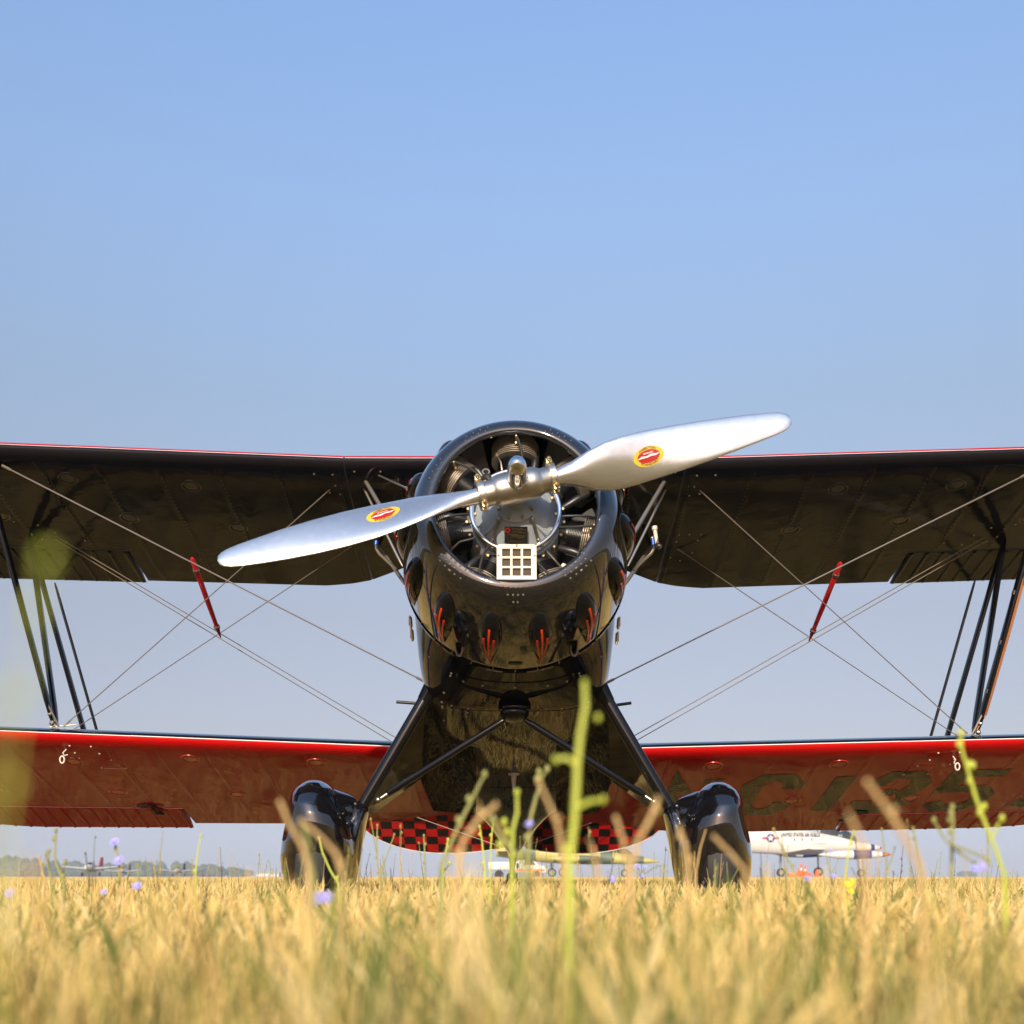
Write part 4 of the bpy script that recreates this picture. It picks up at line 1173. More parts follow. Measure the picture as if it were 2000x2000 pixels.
def plant(name, pix, Y, wpx, m_, label, cat='weed', buds=(), flowers=(), branches=(), bud=1.45, group=None, yellow=False):
    """pix: (px, py) list from the tip downwards; the last goes down to the ground."""
    pts = [P(x, y, Y) for x, y in pix]
    lp = pts[-1]
    if lp.z > 0.01: pts.append(Vector((lp.x + (pts[-1].x - pts[-2].x) * .3, lp.y, 0)))
    base = Vector((pts[-1].x, Y, 0)); root = empty(name, base)
    r = wpx * .85 * Y / FPX / 2
    mb = MB(); nn = len(pts); fine = []
    for i in range(nn - 1):
        for f in (0, .33, .66): fine.append(pts[i].lerp(pts[i + 1], f) + Vector((random.uniform(-1, 1), random.uniform(-1, 1), 0)) * r * .15 * (1 if i or f else 0))
    fine.append(pts[-1]); rr = [r * (.7 + .5 * k / len(fine)) for k in range(len(fine))]
    mb.tube(fine, rr, n=7)
    for br_ in branches:
        bp_ = [P(x, y, Y + random.uniform(-.04, .04) * Y * .2) for x, y in br_]; mb.tube(bp_, [r * .75] * (len(bp_) - 1) + [r * .5], n=6)
    mb.build('stem', m_, root)
    if buds is not None:
        bl_ = [pts[0]] + [P(x, y, Y) for x, y in buds] + [P(br_[-1][0], br_[-1][1], Y) for br_ in branches]
        for q_ in fine[2:-3:3]:
            if random.random() < (.0 if wpx > 18 else .40): bl_.append(q_ + Vector((random.choice((-1, 1)) * r * 1.4, 0, r)))
        for q_ in bl_:
            mb = MB(); mb.ball(q_, r * bud, r * bud, r * bud * 1.5, n=8, m=6)
            mb.build('bud', m_, root)
    for fx, fy, fr in flowers:
        mb = MB(); petals(mb, P(fx, fy, Y - .01), (random.uniform(-.3, .3), -1, .7), fr * Y / FPX, 0); petals(mb, P(fx, fy, Y - .012), (random.uniform(-.3, .3), -1, .5), fr * .7 * Y / FPX, 0, 10)
        mb.build('flower', PETALY if yellow else PETAL, root)
    tag(root, label, cat, group)
    return root
G = 'wild stalks rising out of the grass'
plant('chicory_plant', [(1142, 1335), (1143, 1380), (1133, 1440), (1128, 1500), (1122, 1600), (1112, 1700)], 1.0, 16, STALK_G, 'thick bright yellow-green stalk, out of focus, in front of the right gear leg', buds=((1168, 1402),), branches=(((1128, 1495), (1105, 1480), (1085, 1484)), ((1124, 1580), (1150, 1566), (1178, 1562))), bud=.85, group=G)
plant('chicory_plant', [(947, 1512), (930, 1545), (915, 1575), (893, 1620), (862, 1690)], 1.6, 9, STALK_O, 'pale green stalk leaning right in front of the left checkered elevator', buds=((915, 1560), (898, 1610)), group=G)
plant('dry_stalk', [(968, 1573), (935, 1600), (905, 1640), (895, 1690)], 1.07, 13, STALK_S, 'blunt straw coloured stalk leaning right beneath the belly', bud=.9, buds=(), group=G)
plant('chicory_plant', [(1053, 1508), (1054, 1535), (1045, 1565), (1036, 1600), (1033, 1660), (1032, 1700)], 1.7, 9, STALK_O, 'forked green stalk right of the white belly antenna', branches=(((1055, 1525), (1069, 1502)),), flowers=((1034, 1610, 9),), group=G)
plant('chicory_plant', [(1010, 1548), (1010, 1590), (1002, 1620), (1000, 1680)], 1.5, 9, STALK_G, 'soft green leafy stalk just below the belly antenna whip', buds=((985, 1605), (990, 1625), (975, 1650)), bud=1.5, group=G)
plant('chicory_plant', [(963, 1602), (975, 1630), (1000, 1660), (1020, 1680)], 1.5, 10, STALK_O, 'olive stalk leaning left in front of the tailwheel', group=G)
plant('chicory_plant', [(937, 1615), (941, 1640), (944, 1665), (947, 1700)], 3.2, 4.5, STALK_G, 'thin green spike left of the tailwheel', group=G)
plant('chicory_plant', [(963, 1610), (959, 1645), (958, 1690)], 3.2, 4, STALK_G, 'second thin green spike nearest the tailwheel', group=G)
plant('chicory_plant', [(875, 1640), (870, 1665), (866, 1700)], 3.4, 4.5, STALK_G, 'thin green spike under the left checkered elevator', branches=(((868, 1700), (876, 1690), (879, 1685)),), group=G)
plant('chicory_plant', [(737, 1612), (736, 1650), (738, 1690), (742, 1712)], 3.6, 3.6, STALK_O, 'slim twin tipped stalk beside the left wheel spat', branches=(((738, 1680), (731, 1640), (724, 1600)),), group=G)
plant('chicory_plant', [(770, 1630), (760, 1660), (748, 1690), (745, 1712)], 3.6, 3.4, STALK_O, 'slim leaning stalk under the left end of the checkered elevator', group=G)
plant('chicory_plant', [(828, 1632), (829, 1660), (831, 1700)], 3.6, 3.8, STALK_O, 'upright stalk below the middle of the left elevator', group=G)
plant('chicory_plant', [(623, 1637), (630, 1665), (645, 1700), (660, 1725)], 2.9, 5, STALK_G, 'green stalk crossing the face of the left wheel spat', group=G)
plant('dry_stalk', [(547, 1568), (565, 1610), (590, 1650), (602, 1690)], 1.04, 12, STALK_S, 'blunt straw stalk leaning left over the left wheel spat', bud=.9, group=G)
plant('dry_stalk', [(588, 1604), (620, 1630), (655, 1665), (668, 1705)], 1.04, 11, STALK_S, 'curved straw stalk across the left wheel spat', bud=.9, group=G)
plant('dry_stalk', [(592, 1612), (603, 1650), (612, 1700)], 1.07, 12, STALK_O, 'upright olive blade in the middle of the left wheel spat', bud=.9, group=G)
plant('dry_stalk', [(1285, 1562), (1270, 1600), (1245, 1645), (1232, 1690)], 1.04, 13, STALK_S, 'blunt straw stalk leaning right beside the right gear leg', bud=.9, group=G)
plant('dry_stalk', [(1203, 1598), (1216, 1640), (1228, 1690)], 1.07, 12, STALK_S, 'straw stalk leaning left over the right checkered elevator', bud=.9, group=G)
plant('dry_stalk', [(1150, 1640), (1160, 1665), (1168, 1700)], 1.12, 11, STALK_S, 'short bent straw stalk over the right checkered elevator', bud=.9, group=G)
plant('dry_stalk', [(1052, 1525), (1072, 1570), (1092, 1620), (1100, 1690)], 1.04, 11, STALK_S, 'straw stalk between the belly antenna and the bright green stalk', bud=.9, group=G)
plant('dry_stalk', [(1327, 1618), (1338, 1650), (1345, 1700)], 1.16, 12, STALK_S, 'broad straw blade on the inner side of the right wheel spat', bud=.9, group=G)
plant('dry_stalk', [(1395, 1635), (1425, 1665), (1455, 1700)], 1.16, 10, STALK_S, 'straw stalk leaning left over the right wheel spat', bud=.9, group=G)
plant('dry_stalk', [(1378, 1622), (1368, 1655), (1360, 1700)], 2.4, 4, STALK_S, 'thin pale straw leaning right over the right wheel spat', bud=.9, group=G)
plant('dry_stalk', [(1694, 1528), (1722, 1565), (1745, 1600), (1775, 1650), (1800, 1700)], 0.87, 14, STALK_S, 'broad out of focus straw crossing the registration letters', bud=.9, group=G)
plant('dry_stalk', [(1658, 1592), (1672, 1620), (1690, 1680)], 0.83, 12, STALK_S, 'faint straw in front of the white jet canopy', bud=.9, group=G)
plant('chicory_plant', [(1876, 1432), (1880, 1470), (1892, 1510), (1905, 1555), (1925, 1610), (1945, 1660), (1962, 1712)], 1.55, 9, STALK_G, 'tall bright green stalk at the right, crossing the red lower wing', buds=((1900, 1495), (1922, 1575), (1894, 1525)), branches=(((1938, 1635), (1950, 1610), (1957, 1598)),), flowers=((1918, 1694, 12),), bud=1.5, group=G)
plant('chicory_plant', [(1860, 1576), (1861, 1600), (1860, 1640), (1858, 1712)], 1.7, 8, STALK_O, 'upright olive stalk left of the tall bright green one', buds=((1853, 1600),), branches=(((1860, 1655), (1840, 1630), (1824, 1602)), ((1860, 1655), (1895, 1680), (1925, 1692)), ((1860, 1650), (1900, 1665), (1930, 1678))), group=G)
plant('chicory_plant', [(1926, 1610), (1930, 1650), (1929, 1712)], 2.6, 4.5, STALK_O, 'thin stalk behind the tall bright green one', flowers=((1905, 1697, 9),), group=G)
plant('chicory_plant', [(1783, 1618), (1790, 1650), (1799, 1690), (1803, 1715)], 2.2, 5, STALK_O, 'brownish stalk standing alone right of the white jet nose', group=G)
plant('chicory_plant', [(1722, 1620), (1726, 1650), (1732, 1680), (1730, 1712)], 2.6, 4, STALK_O, 'budded stalk at the tip of the white jet nose', branches=(((1733, 1700), (1742, 1675), (1748, 1655)),), group=G)
plant('chicory_plant', [(1511, 1620), (1522, 1645), (1535, 1670), (1552, 1705), (1556, 1720)], 2.6, 4.5, STALK_O, 'thin budded stalk in front of the white jet roundel', flowers=((1577, 1716, 7),), group=G)
plant('chicory_plant', [(1666, 1625), (1657, 1660), (1652, 1700), (1650, 1720)], 2.6, 4.5, STALK_G, 'slim green stalk below the white jet canopy', flowers=((1627, 1711, 6), (1622, 1663, 5)), group=G)
plant('goldweed', [(1660, 1724), (1660, 1745)], 2.6, 3, STALK_G, 'small yellow flowered weed low in the grass under the white jet', flowers=((1658, 1728, 8), (1664, 1722, 6), (1661, 1740, 7)), yellow=True, group=G)
plant('chicory_plant', [(109, 1622), (108, 1650), (107, 1675), (115, 1700), (125, 1720)], 2.6, 6, STALK_O, 'olive budded stalk below the left tie down ring', branches=(((120, 1712), (124, 1695), (128, 1682)),), group=G)
plant('chicory_plant', [(96, 1662), (95, 1685), (100, 1712)], 2.8, 5, STALK_O, 'short twin stalk left of the far red finned airplane', branches=(((97, 1700), (92, 1680), (90, 1668)),), group=G)
plant('chicory_plant', [(77, 1675), (81, 1695), (87, 1716)], 2.8, 4.5, STALK_S, 'brown stalk in front of the left end of the far wood', group=G)
plant('chicory_plant', [(167, 1667), (170, 1690), (174, 1712)], 3.0, 3.5, STALK_D, 'thin dark stalk just left of the far red fin', group=G)
plant('chicory_plant', [(225, 1648), (229, 1665), (232, 1685), (233, 1712)], 2.9, 5, STALK_O, 'stalk with two violet blue flowers, left third of the field', flowers=((225, 1645, 11), (233, 1682, 12)), group=G)
plant('chicory_plant', [(393, 1632), (388, 1655), (384, 1685), (382, 1712)], 2.9, 4.2, STALK_G, 'slim green stalk beneath the gap of the left aileron', group=G)
plant('chicory_plant', [(269, 1690), (270, 1712), (271, 1725)], 2.9, 4, STALK_O, 'short stalk between the two small far airplanes', flowers=((268, 1731, 10),), group=G)
plant('chicory_plant', [(20, 1746), (20, 1775)], 2.7, 4, STALK_O, 'low violet blue flower at the far left of the grass', flowers=((20, 1745, 12),), buds=None, group=G)
plant('chicory_plant', [(203, 1742), (203, 1775)], 2.9, 3, STALK_O, 'low violet blue flower below the far red fin', flowers=((203, 1743, 8),), buds=None, group=G)
plant('chicory_plant', [(630, 1754), (630, 1800)], 1.7, 5, STALK_O, 'large soft violet blue flower in front of the left wheel spat', flowers=((620, 1756, 16), (640, 1754, 15)), buds=None, group=G)
plant('chicory_plant', [(1195, 1717), (1195, 1740)], 3.2, 3, STALK_O, 'low violet blue flower under the right elevator', flowers=((1196, 1718, 8),), buds=None, group=G)
plant('chicory_plant', [(1244, 1690), (1250, 1705), (1254, 1720)], 3.2, 3.2, STALK_O, 'bushy stalk with tiny blue flowers beside the yellow jet nose', branches=(((1250, 1708), (1262, 1690)), ((1252, 1712), (1280, 1693), (1298, 1690)), ((1250, 1710), (1235, 1695))), flowers=((1244, 1692, 6), (1262, 1693, 4), (1254, 1711, 5)), group=G)
plant('chicory_plant', [(92, 1090), (60, 1250), (30, 1420), (5, 1600)], .28, 8, STALK_G, 'very blurred green bud and stem close to the camera at the left edge', bud=3.9, group=G)
plant('chicory_plant', [(5, 1330), (-15, 1500), (-30, 1700)], .28, 7, STALK_O, 'very blurred dark green stem at the extreme left edge, lower than its neighbour', bud=3.0, group=G)
# countless thin stalks further out
mb = MB()
for _ in range(420):
    Y = random.uniform(2.6, 9); X = random.uniform(-.47, .47) * Y; h = random.uniform(.19, .30) if random.random() < .7 else random.uniform(.22, .36)
    a = Vector((X, Y, 0)); ln = random.uniform(-.05, .05); b2 = Vector((X + ln, Y, h)); mid = a.lerp(b2, .55) + Vector((random.uniform(-.01, .01), 0, 0)); mi = random.choice((0, 0, 1, 2))
    r = random.uniform(.0009, .0017); mb.tube([a, mid, b2], [r * 1.3, r, r * .6], n=4, mi=mi)
    for k in range(random.randint(1, 5)):
        q_ = mid.lerp(b2, random.random()); mb.ball(q_ + Vector((random.uniform(-.003, .003), 0, 0)), r * 1.7, r * 1.7, r * 2.6, n=5, m=4, mi=mi)
    if random.random() < .35:
        q_ = mid.lerp(b2, random.random() * .5); mb.tube([q_, q_ + Vector((random.uniform(-.04, .04), 0, random.uniform(.02, .06)))], r * .6, n=4, mi=mi)
o = mb.build('thin_stalks', [STALK_O, STALK_S, STALK_D], None); tag(o, 'countless thin dry weed stalks standing in the field', 'weeds', kind='stuff')

# ================================================================ BACKGROUND AIRCRAFT
JW = mat('jet_white', (.60, .58, .55), .4, noise=(.8, (.54, .52, .48), .3)); JB = mat('jet_blue', (.02, .03, .16), .4); JR = mat('jet_red', (.45, .03, .03), .4)
JY = mat('jet_sand_yellow', (.44, .38, .12), .5); JG = mat('jet_dark_green', (.10, .13, .09), .5); JGY = mat('jet_grey_underside', (.45, .44, .40), .5)
JGL = mat('canopy_glass', (.03, .04, .05), .12); JT = mat('jet_tyre', (.03, .028, .025), .8); JH = mat('wheel_hub_grey', (.25, .24, .2), .5)
JO = mat('safety_orange', (.85, .13, .02), .5)

def jet(name, nose, S, mode, label):
    """trainer jet seen from its right side, nose towards +X; nose = world point of the nose tip, S metres per unit."""
    root = empty(name, (nose.x - 4 * S, nose.y, 0))
    def J(d, y, z): return Vector((nose.x - d * S, nose.y + y * S, z * S))   # d aft of nose, z above ground
    zc = nose.z / S
    if mode == 'white':
        prof = [(0, 2.17, 2.13, .02), (.2, 2.30, 2.04, .12), (.8, 2.45, 1.96, .26), (1.5, 2.54, 1.92, .36), (2.0, 2.72, 1.90, .42), (2.9, 2.98, 1.86, .48), (4.3, 3.25, 1.76, .56), (6.4, 3.52, 1.68, .62), (8.7, 3.62, 1.80, .60), (11, 3.4, 2.1, .42)]
        st = [(d, hw, (a + b2) / 2 / S, (a - b2) / 2 / S / .97) for d, a, b2, hw in prof]
    else: st = [(0, .02, zc, .02), (.25, .12, zc, .10), (.8, .26, zc + .02, .24), (1.5, .36, zc + .05, .36), (2.3, .42, zc + .10, .46), (3.4, .46, zc + .18, .58), (4.6, .52, zc + .22, .70), (6.0, .55, zc + .24, .74), (7.5, .54, zc + .26, .70), (9.2, .42, zc + .30, .52), (10.6, .30, zc + .34, .34)]
    if mode != 'white': st = [(a, b2, c + max(0, a - 4) * .06, d2 + max(0, a - 4) * .05) for a, b2, c, d2 in st]
    up_, dn_ = (.97, .97) if mode == 'white' else (.95, .62)
    def top_z(d): return float(np.interp(d, [q_[0] for q_ in st], [q_[2] + q_[3] * up_ for q_ in st]))
    def mid_z(d): return float(np.interp(d, [q_[0] for q_ in st], [q_[2] for q_ in st]))
    def ring(s, k=20):
        d, hw, z, hh = s
        out = []
        for q_ in range(k):
            t = 2 * math.pi * q_ / k; out.append(J(d, math.sin(t) * hw, z + math.cos(t) * hh * (up_ if math.cos(t) > 0 else dn_)))
        return out
    def mi_of(d):
        if mode == 'white': return 2 if d < .22 else (1 if .62 < d < .85 else 0)
        return 1 if (1.1 < d < 2.1 or 3.1 < d < 4.3 or 5.2 < d < 6.6 or 8 < d < 9) else 0
    mb = MB(); fine = []; ds = sorted(set(frange(0, st[-1][0], 80) + [s[0] for s in st]))
    for d in ds: fine.append(ring([d] + [float(np.interp(d, [s[0] for s in st], [s[k] for s in st])) for k in (1, 2, 3)]))
    for i in range(len(fine) - 1):
        mb.loft([fine[i], fine[i + 1]], cap=False, mi=mi_of((ds[i] + ds[i + 1]) / 2))
    mats = [JW, JB, JR] if mode == 'white' else [JY, JG, JG]
    body = mb.build('fuselage', mats, root, angle=60)
    # intakes
    for sy in (-1, 1):
        mb = MB(); mb.loft([[J(d, sy * (.50 + a * w2), mid_z(d) + .15 + b2 * h2) for a, b2 in ((-1, -1), (1, -.8), (1, .8), (-1, 1))] for d, w2, h2 in ((3.9, .10, .20), (4.2, .14, .26), (5.5, .12, .26), (6.6, .02, .16))]); mb.build('air_intake', mats[0], body)
    # canopies
    for d0, d1, h in ((1.75, 3.0, .34 if mode != 'white' else .55), (2.85, 4.35, .44 if mode != 'white' else .72)):
        mb = MB(); rings = []
        for f in frange(0, 1, 9):
            d = d0 + (d1 - d0) * f; hh = h * math.sin(math.pi * (f * .86 + .07)) ** .7; zz = top_z(d)
            rings.append([J(d, math.sin(t) * .30, zz - .05 + math.cos(t) * hh) for t in frange(-math.pi / 2, math.pi / 2, 9)])
        mb.loft(rings, closed=False, cap=False); mb.build('canopy', JGL, root)
        mb = MB(); f = .06; mb.tube(rings[0], .035 * S, n=6); mb.tube(rings[-1], .05 * S, n=6); mb.build('canopy_frame', mats[0], root)
        mb = MB(); dm = (d0 + d1) / 2 + .1; mb.box(J(dm + .2, 0, top_z(dm)), .18 * S, .4 * S, .35 * S); mb.build('seat', JT, root, smooth=False)
    # wings with tip tanks
    for sy in (-1, 1):
        mb = MB(); z0 = (1.78 if mode == 'white' else zc + .02)
        rings = []
        for y, d0, c_, zz in ((.3, 4.3, 2.6, z0), (4.55, 5.0, 1.15, z0 + .22)):
            rings.append([J(d0 + c_ * x, sy * y, zz + z2 * c_) for x, z2 in ((0, 0), (.15, .05), (.5, .055), (1, 0), (.5, -.03), (.12, -.03))])
        mb.loft(rings); mb.build('wing', mats[0], root, angle=50)
        mb = MB(); tank = []
        tz = z0 + .10
        if sy < 0 and mode == 'white': tz = 1.63
        dt0 = 3.9 if mode != 'white' else (.82 if sy < 0 else 1.8)
        for d, r in ((0, .01), (.3, .10), (.64, .165), (1.3, .25), (1.35, .255), (2.5, .31), (3.5, .27), (4.2, .15), (4.7, .02)) if mode == 'white' else ((0, .01), (.3, .10), (.8, .17), (1.6, .21), (2.4, .20), (3.1, .12), (3.5, .02)):
            tank.append((d + dt0, r))
        for i in range(len(tank) - 1):
            mb.loft([[J(d, sy * 4.7 + math.sin(t) * r, tz + math.cos(t) * r) for t in [6.283 * q_ / 14 for q_ in range(14)]] for d, r in tank[i:i + 2]], cap=False, mi=(2 if i <= 1 else (1 if i == (4 if mode == 'white' else 2) else 0)))
        mb.build('tip_tank', mats, root)
        mb = MB(); mb.loft([[J(d0 + c_ * x, sy * y, mid_z(9.5) + z2 * c_) for x, z2 in ((0, 0), (.3, .04), (1, 0), (.3, -.04))] for y, d0, c_ in ((.2, 9.2, 1.3), (2.1, 9.9, .7))]); mb.build('tailplane', mats[0], root)
    mb = MB(); mb.loft([[J(d0 + c_ * x, yy * c_, z) for x, yy in ((0, 0), (.3, .04), (1, 0), (.3, -.04))] for z, d0, c_ in ((top_z(9) - .2, 7.9, 2.6), (top_z(9) + 2.2, 9.7, 1.2))]); mb.build('fin', mats[1] if mode == 'white' else mats[0], root)
    # undercarriage
    AP = .20 / S
    for (d, y, r) in (((1.43, 0, .26), (4.63, -1.15, .32), (6.62, 1.15, .30)) if mode == 'white' else ((2.28, 0, .24), (6.3, -1.15, .29), (6.95, 1.15, .28))):
        r0_ = r; 
        mb = MB(); mb.tube([J(d + .05, y, max(mid_z(d) - .4, 1.3)), J(d, y, AP + r)], [.07 * S, .05 * S], n=8); lg = mb.build('gear_leg', mats[0] if mode == 'white' and d < 3 else JH, root)
        mb = MB(); mb.lathe([(-.09 * S, r * .7 * S), (-.10 * S, r * .92 * S), (-.05 * S, r * S), (.05 * S, r * S), (.10 * S, r * .92 * S), (.09 * S, r * .7 * S)], J(d, y, AP + r), (0, 1, 0), n=20); mb.build('tyre', JT, lg)
        mb = MB(); mb.lathe([(-.09 * S, 0), (-.09 * S, r * .6 * S), (.09 * S, r * .6 * S), (.09 * S, 0)], J(d, y, AP + r), (0, 1, 0), n=16); mb.build('wheel_hub', JH, lg)
    if mode == 'white':
        # national insignia and service name on the side that faces the camera
        mb = MB(); yb = -.585
        cc = (7.72, 2.82); R1 = .29; yb = -.635
        def side(x, z, o_=0): return J(cc[0] - x, yb - o_, cc[1] + z)
        mb.add([side(x, z, .00) for x, z in ((-.56, -.07), (.56, -.07), (.56, .07), (-.56, .07))], [(0, 1, 2, 3)], 1)
        mb.add([side(R1 * math.cos(6.283 * k / 28), R1 * math.sin(6.283 * k / 28), .01) for k in range(28)], [tuple(range(28))], 0)
        star = [side((R1 * .92 if k % 2 == 0 else R1 * .36) * math.sin(math.pi * k / 5), (R1 * .92 if k % 2 == 0 else R1 * .36) * math.cos(math.pi * k / 5), .02) for k in range(10)]
        mb.add(star + [side(0, 0, .02)], [(k, (k + 1) % 10, 10) for k in range(10)], 2)
        mb.build('insignia', [JB, JR, JW], body, smooth=False)
        vs, fs = text_mesh('UNITED STATES AIR FORCE', .36)
        mb = MB(); wt = max(abs(v.x) for v in vs); mb.add([J(5.70 - v.x / wt * 1.32, yb - .0, 3.02 + v.y) for v in vs], fs, 0); mb.build('lettering', INK, body, smooth=False)
        mb = MB()
        for d in (6.1, 5.6, 4.95): mb.box(J(d + .0, yb, 2.72), .07 * S, .02, .17 * S)
        mb.build('vent_slot', INK, body, smooth=False)
    tag(root, label, 'airplane', 'trainer jets parked beyond the biplane')
    return root
jet('jet_trainer', P(1723, 1657, 82), 1.0, 'white', 'white jet with blue and red nose, half hidden behind the right lower wing')
jet('jet_trainer', P(1289, 1682.5, 78), 1.0, 'camo', 'sand yellow and green camouflaged jet seen below the right checkered elevator')

def light_plane(name, c, span, body_c, fin_c, tipc, label, yaw=0):
    root = empty(name, (c.x, c.y, 0)); k = span / 10; lift = .25
    def Q(x, y, z): return Vector((c.x + x * k, c.y - y * k, z * k + lift))
    mb = MB(); mb.loft([[Q(math.sin(t) * r, y, 1.25 + math.cos(t) * r * 1.1) for t in [6.283 * q_ / 14 for q_ in range(14)]] for y, r in ((3.0, .15), (2.6, .42), (1.2, .58), (-.5, .52), (-2.5, .28), (-4.0, .10))]); mb.build('fuselage', body_c, root)
    for sx in (-1, 1):
        mb = MB(); mb.loft([[Q(sx * x, 1.3 - y * cc, 1.0 + x * .09 + z * cc) for y, z in ((0, 0), (.3, .15), (1, 0), (.3, -.08))] for x, cc in ((.4, 1.6), (4.2, 1.3))]); wg = mb.build('wing', body_c, root)
        mb = MB(); mb.loft([[Q(sx * x, 1.3 - y * cc, 1.0 + x * .09 + z * cc) for y, z in ((0, 0), (.3, .07), (1, 0), (.3, -.03))] for x, cc in ((4.21, 1.3), (5.0, .9))]); mb.build('wing_tip', tipc, wg)
        mb = MB(); mb.loft([[Q(sx * x, -3.2 - y * cc, 1.45 + z * cc) for y, z in ((0, 0), (.3, .05), (1, 0), (.3, -.05))] for x, cc in ((.1, .9), (1.7, .6))]); mb.build('tailplane', body_c, root)
        mb = MB(); mb.tube([Q(sx * 1.2, .8, 1.0), Q(sx * 1.3, .8, .3)], .06 * k, n=6); lg = mb.build('gear_leg', JH, root)
        mb = MB(); mb.lathe([(-.08, .0), (-.08, .3 * k), (.08, .3 * k), (.08, 0)], Q(sx * 1.3, .8, .3), (1, 0, 0), n=14); mb.build('tyre', JT, lg)
    mb = MB(); mb.prism([Q(-.05, y, z) for y, z in ((-2.4, 1.4), (-3.5, 2.9), (-4.4, 2.9), (-4.3, .9))], (.10 * k * 1.6, 0, 0)); mb.build('fin', fin_c, root, smooth=False)
    mb = MB(); mb.ball(Q(0, 1.2, 1.75), .35 * k, .9 * k, .35 * k); mb.build('canopy', JGL, root)
    tag(root, label, 'airplane', 'small airplanes parked far left'); return root
light_plane('light_airplane', P(181, 1700, 190), 10.6, JW, JR, JR, 'far white airplane with a red fin, left of the field')
light_plane('light_airplane', P(243, 1703, 235), 8.5, JW, JB, JR, 'far white low airplane with red wing tips, right of the red finned one')
light_plane('light_airplane', P(351, 1702, 200), 7.5, JGY, JT, JGY, 'far dull grey airplane with a tall dark fin')

# raised concrete apron under the parked aircraft
APM = mat('apron_concrete', (.34, .33, .31), .85, noise=(.4, (.26, .25, .23), .3))
mb = MB(); mb.box((5, 98, .05), 260, 60, .30, bev=.04); ap = mb.build('apron', APM, None, smooth=False); ap['kind'] = 'structure'
# white support truck behind the tailwheel
root = empty('support_truck', (P(1030, 1700, 95).x, 95, 0)); x0 = P(958, 0, 95).x
mb = MB(); mb.box(Vector((P(985, 0, 95).x, 95, 1.05)), 2.5, 2.0, .62, bev=.10); bd = mb.build('truck_bed', JW, root)
mb = MB(); pr = [(1008, .55), (1008, 1.35), (1020, 1.62), (1040, 1.62), (1052, 1.12), (1066, 1.0), (1066, .55)]
mb.prism([Vector((P(px, 0, 95).x, 94, z)) for px, z in pr], (0, 2, 0)); cabn = mb.build('cab', JW, root, smooth=False)
mb = MB(); mb.prism([Vector((P(px, 0, 95).x, 93.98, z)) for px, z in ((1022, 1.12), (1025, 1.5), (1038, 1.5), (1046, 1.12))], (0, .01, 0)); mb.build('side_window', JGL, cabn, smooth=False)
mb = MB(); mb.box(Vector((P(1035, 0, 95).x, 93.98, .72)), 2.2, .04, .14); mb.build('orange_stripe', JO, cabn, smooth=False)
for px in (975, 1046):
    mb = MB(); mb.lathe([(-.12, 0), (-.12, .36), (.12, .36), (.12, 0)], (P(px, 0, 95).x, 94.1, .36), (0, 1, 0), n=18); mb.build('tyre', JT, root)
tag(root, 'white support truck with an orange stripe, parked behind the tailwheel', 'truck')
# orange wheel chocks / cones and bags by the white jet
for k, (px, h) in enumerate(((1560, .55), (1566, .85), (1576, .75), (1600, .5))):
    q_ = P(px, 0, 79); root = empty('traffic_cone', (q_.x, 79 + k * .2, .2))
    mb = MB(); mb.lathe([(0, .19), (.05, .17), (h, .035), (h + .01, 0)], (q_.x, 79 + k * .2, .23), (0, 0, 1), n=16); mb.build('cone', JO, root)
    mb = MB(); mb.box((q_.x, 79 + k * .2, .225), .5, .5, .05); mb.build('base', JO, root, smooth=False)
    mb = MB(); mb.lathe([(h * .45, .115), (h * .65, .085)], (q_.x, 79 + k * .2, .235), (0, 0, 1), n=16); mb.build('white_collar', JW, root)
    tag(root, ('short orange cone nearest the rear main wheel of the white jet', 'tallest orange cone between the main wheels of the white jet', 'orange cone right of the tallest one under the white jet', 'small orange cone just ahead of the near main wheel of the white jet')[k], 'cone', 'orange cones under the white jet')
mb = MB(); mb.box((P(1563, 0, 79.6).x, 79.9, .34), 1.5, .5, .26, bev=.08); tag(mb.build('tow_bar_case', JO, None), 'low orange case lying under the white jet', 'case')
# far white shed on the horizon
root = empty('far_shed', (P(525, 0, 600).x, 600, 0))
mb = MB(); mb.box((P(525, 0, 600).x, 600, .9), 11, 5, 1.8); wl = mb.build('wall', JW, root, smooth=False)
mb = MB(); mb.prism([Vector((P(525, 0, 600).x - 5.7, 597.2, 1.8)), Vector((P(525, 0, 600).x - 5.7, 602.8, 1.8)), Vector((P(525, 0, 600).x - 5.7, 600, 2.6))], (11.4, 0, 0)); mb.build('roof', JGY, root, smooth=False)
tag(root, 'tiny low white shed on the horizon left of the left wheel', 'shed')

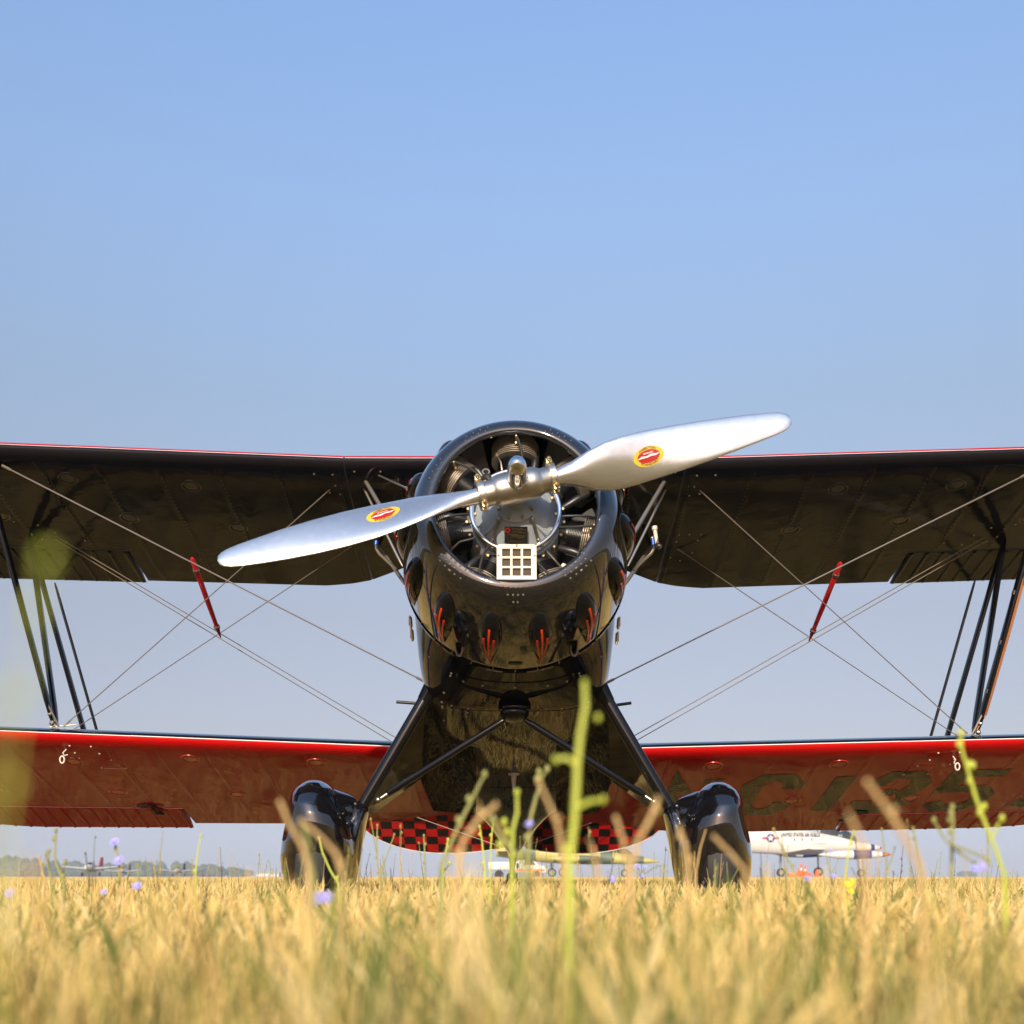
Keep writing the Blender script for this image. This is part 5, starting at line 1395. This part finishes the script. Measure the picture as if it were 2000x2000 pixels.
# ---- far wood on the left horizon
LEAF = mat('distant_foliage', (.045, .075, .030), .8, noise=(.25, (.08, .11, .04), .2))
mb = MB()
rng = random.Random(5)
def lump(c, rx, rz):
    k = rng.randint(50, 75); base = []
    n_, m_ = 9, 7; sx = rng.uniform(0, 10)
    vs = []; fs = []
    for j in range(m_ + 1):
        ph = math.pi * j / m_ - math.pi / 2
        for i in range(n_):
            t = 6.283 * i / n_; rr = 1 + rng.uniform(-.22, .22); vs.append(Vector((c.x + rx * rr * math.cos(ph) * math.cos(t), c.y + rx * rr * math.cos(ph) * math.sin(t), c.z + rz * rr * math.sin(ph))))
    for j in range(m_):
        for i in range(n_): fs.append((j * n_ + i, j * n_ + (i + 1) % n_, (j + 1) * n_ + (i + 1) % n_, (j + 1) * n_ + i))
    mb.add(vs, fs)
    for _ in range(k):       # loose leaf clumps on the outside
        t = rng.uniform(0, 6.283); ph = rng.uniform(-.3, 1.5); d = Vector((math.cos(ph) * math.cos(t), math.cos(ph) * math.sin(t), math.sin(ph))); p = c + Vector((d.x * rx, d.y * rx, d.z * rz)) * rng.uniform(.95, 1.2)
        a = d.orthogonal().normalized() * rng.uniform(.5, 1.1); b2 = d.cross(a).normalized() * rng.uniform(.5, 1.1)
        mb.add([p - a, p + b2, p + a * .8, p - b2 * .7], [(0, 1, 2, 3)])
x = -1150.0
while x < -250:
    px = 1000 + x * FPX / 1150
    hh = float(np.interp(px, [-1400, -40, 30, 90, 140, 250, 330, 400, 440, 500], [15, 14, 17, 13.5, 13, 12.5, 12, 12, 9, 4]))
    h = hh * rng.uniform(.82, 1.12); rx = rng.uniform(4.5, 8)
    lump(Vector((x, 1150 + rng.uniform(-25, 25), h * .55)), rx, h * .52)
    if rng.random() < .8: lump(Vector((x + rng.uniform(-3, 3), 1140, h * .25)), rx * .9, h * .3)
    x += rng.uniform(3.5, 7)
for px in (1888, 1898, 1880): lump(Vector(((px - 1000) * 1700 / FPX, 1700, 3)), 8, 4.5)
o = mb.build('far_wood', LEAF, None, smooth=False); tag(o, 'hazy dark green wood along the left horizon', 'wood', kind='stuff')

# ---- haze: one closed box of thin pale air
HZ = bpy.data.materials.new('haze_air'); HZ.use_nodes = True; HZ.node_tree.nodes.clear()
vo = HZ.node_tree.nodes.new('ShaderNodeVolumePrincipled'); vo.inputs['Density'].default_value = .00045; vo.inputs['Color'].default_value = (.80, .88, 1.0, 1); vo.inputs['Anisotropy'].default_value = .0
ou = HZ.node_tree.nodes.new('ShaderNodeOutputMaterial'); HZ.node_tree.links.new(vo.outputs[0], ou.inputs['Volume'])
mb = MB(); mb.box((0, 1600, 10), 7000, 6800, 22.0); hz = mb.build('haze', HZ, None, smooth=False); hz['kind'] = 'stuff'
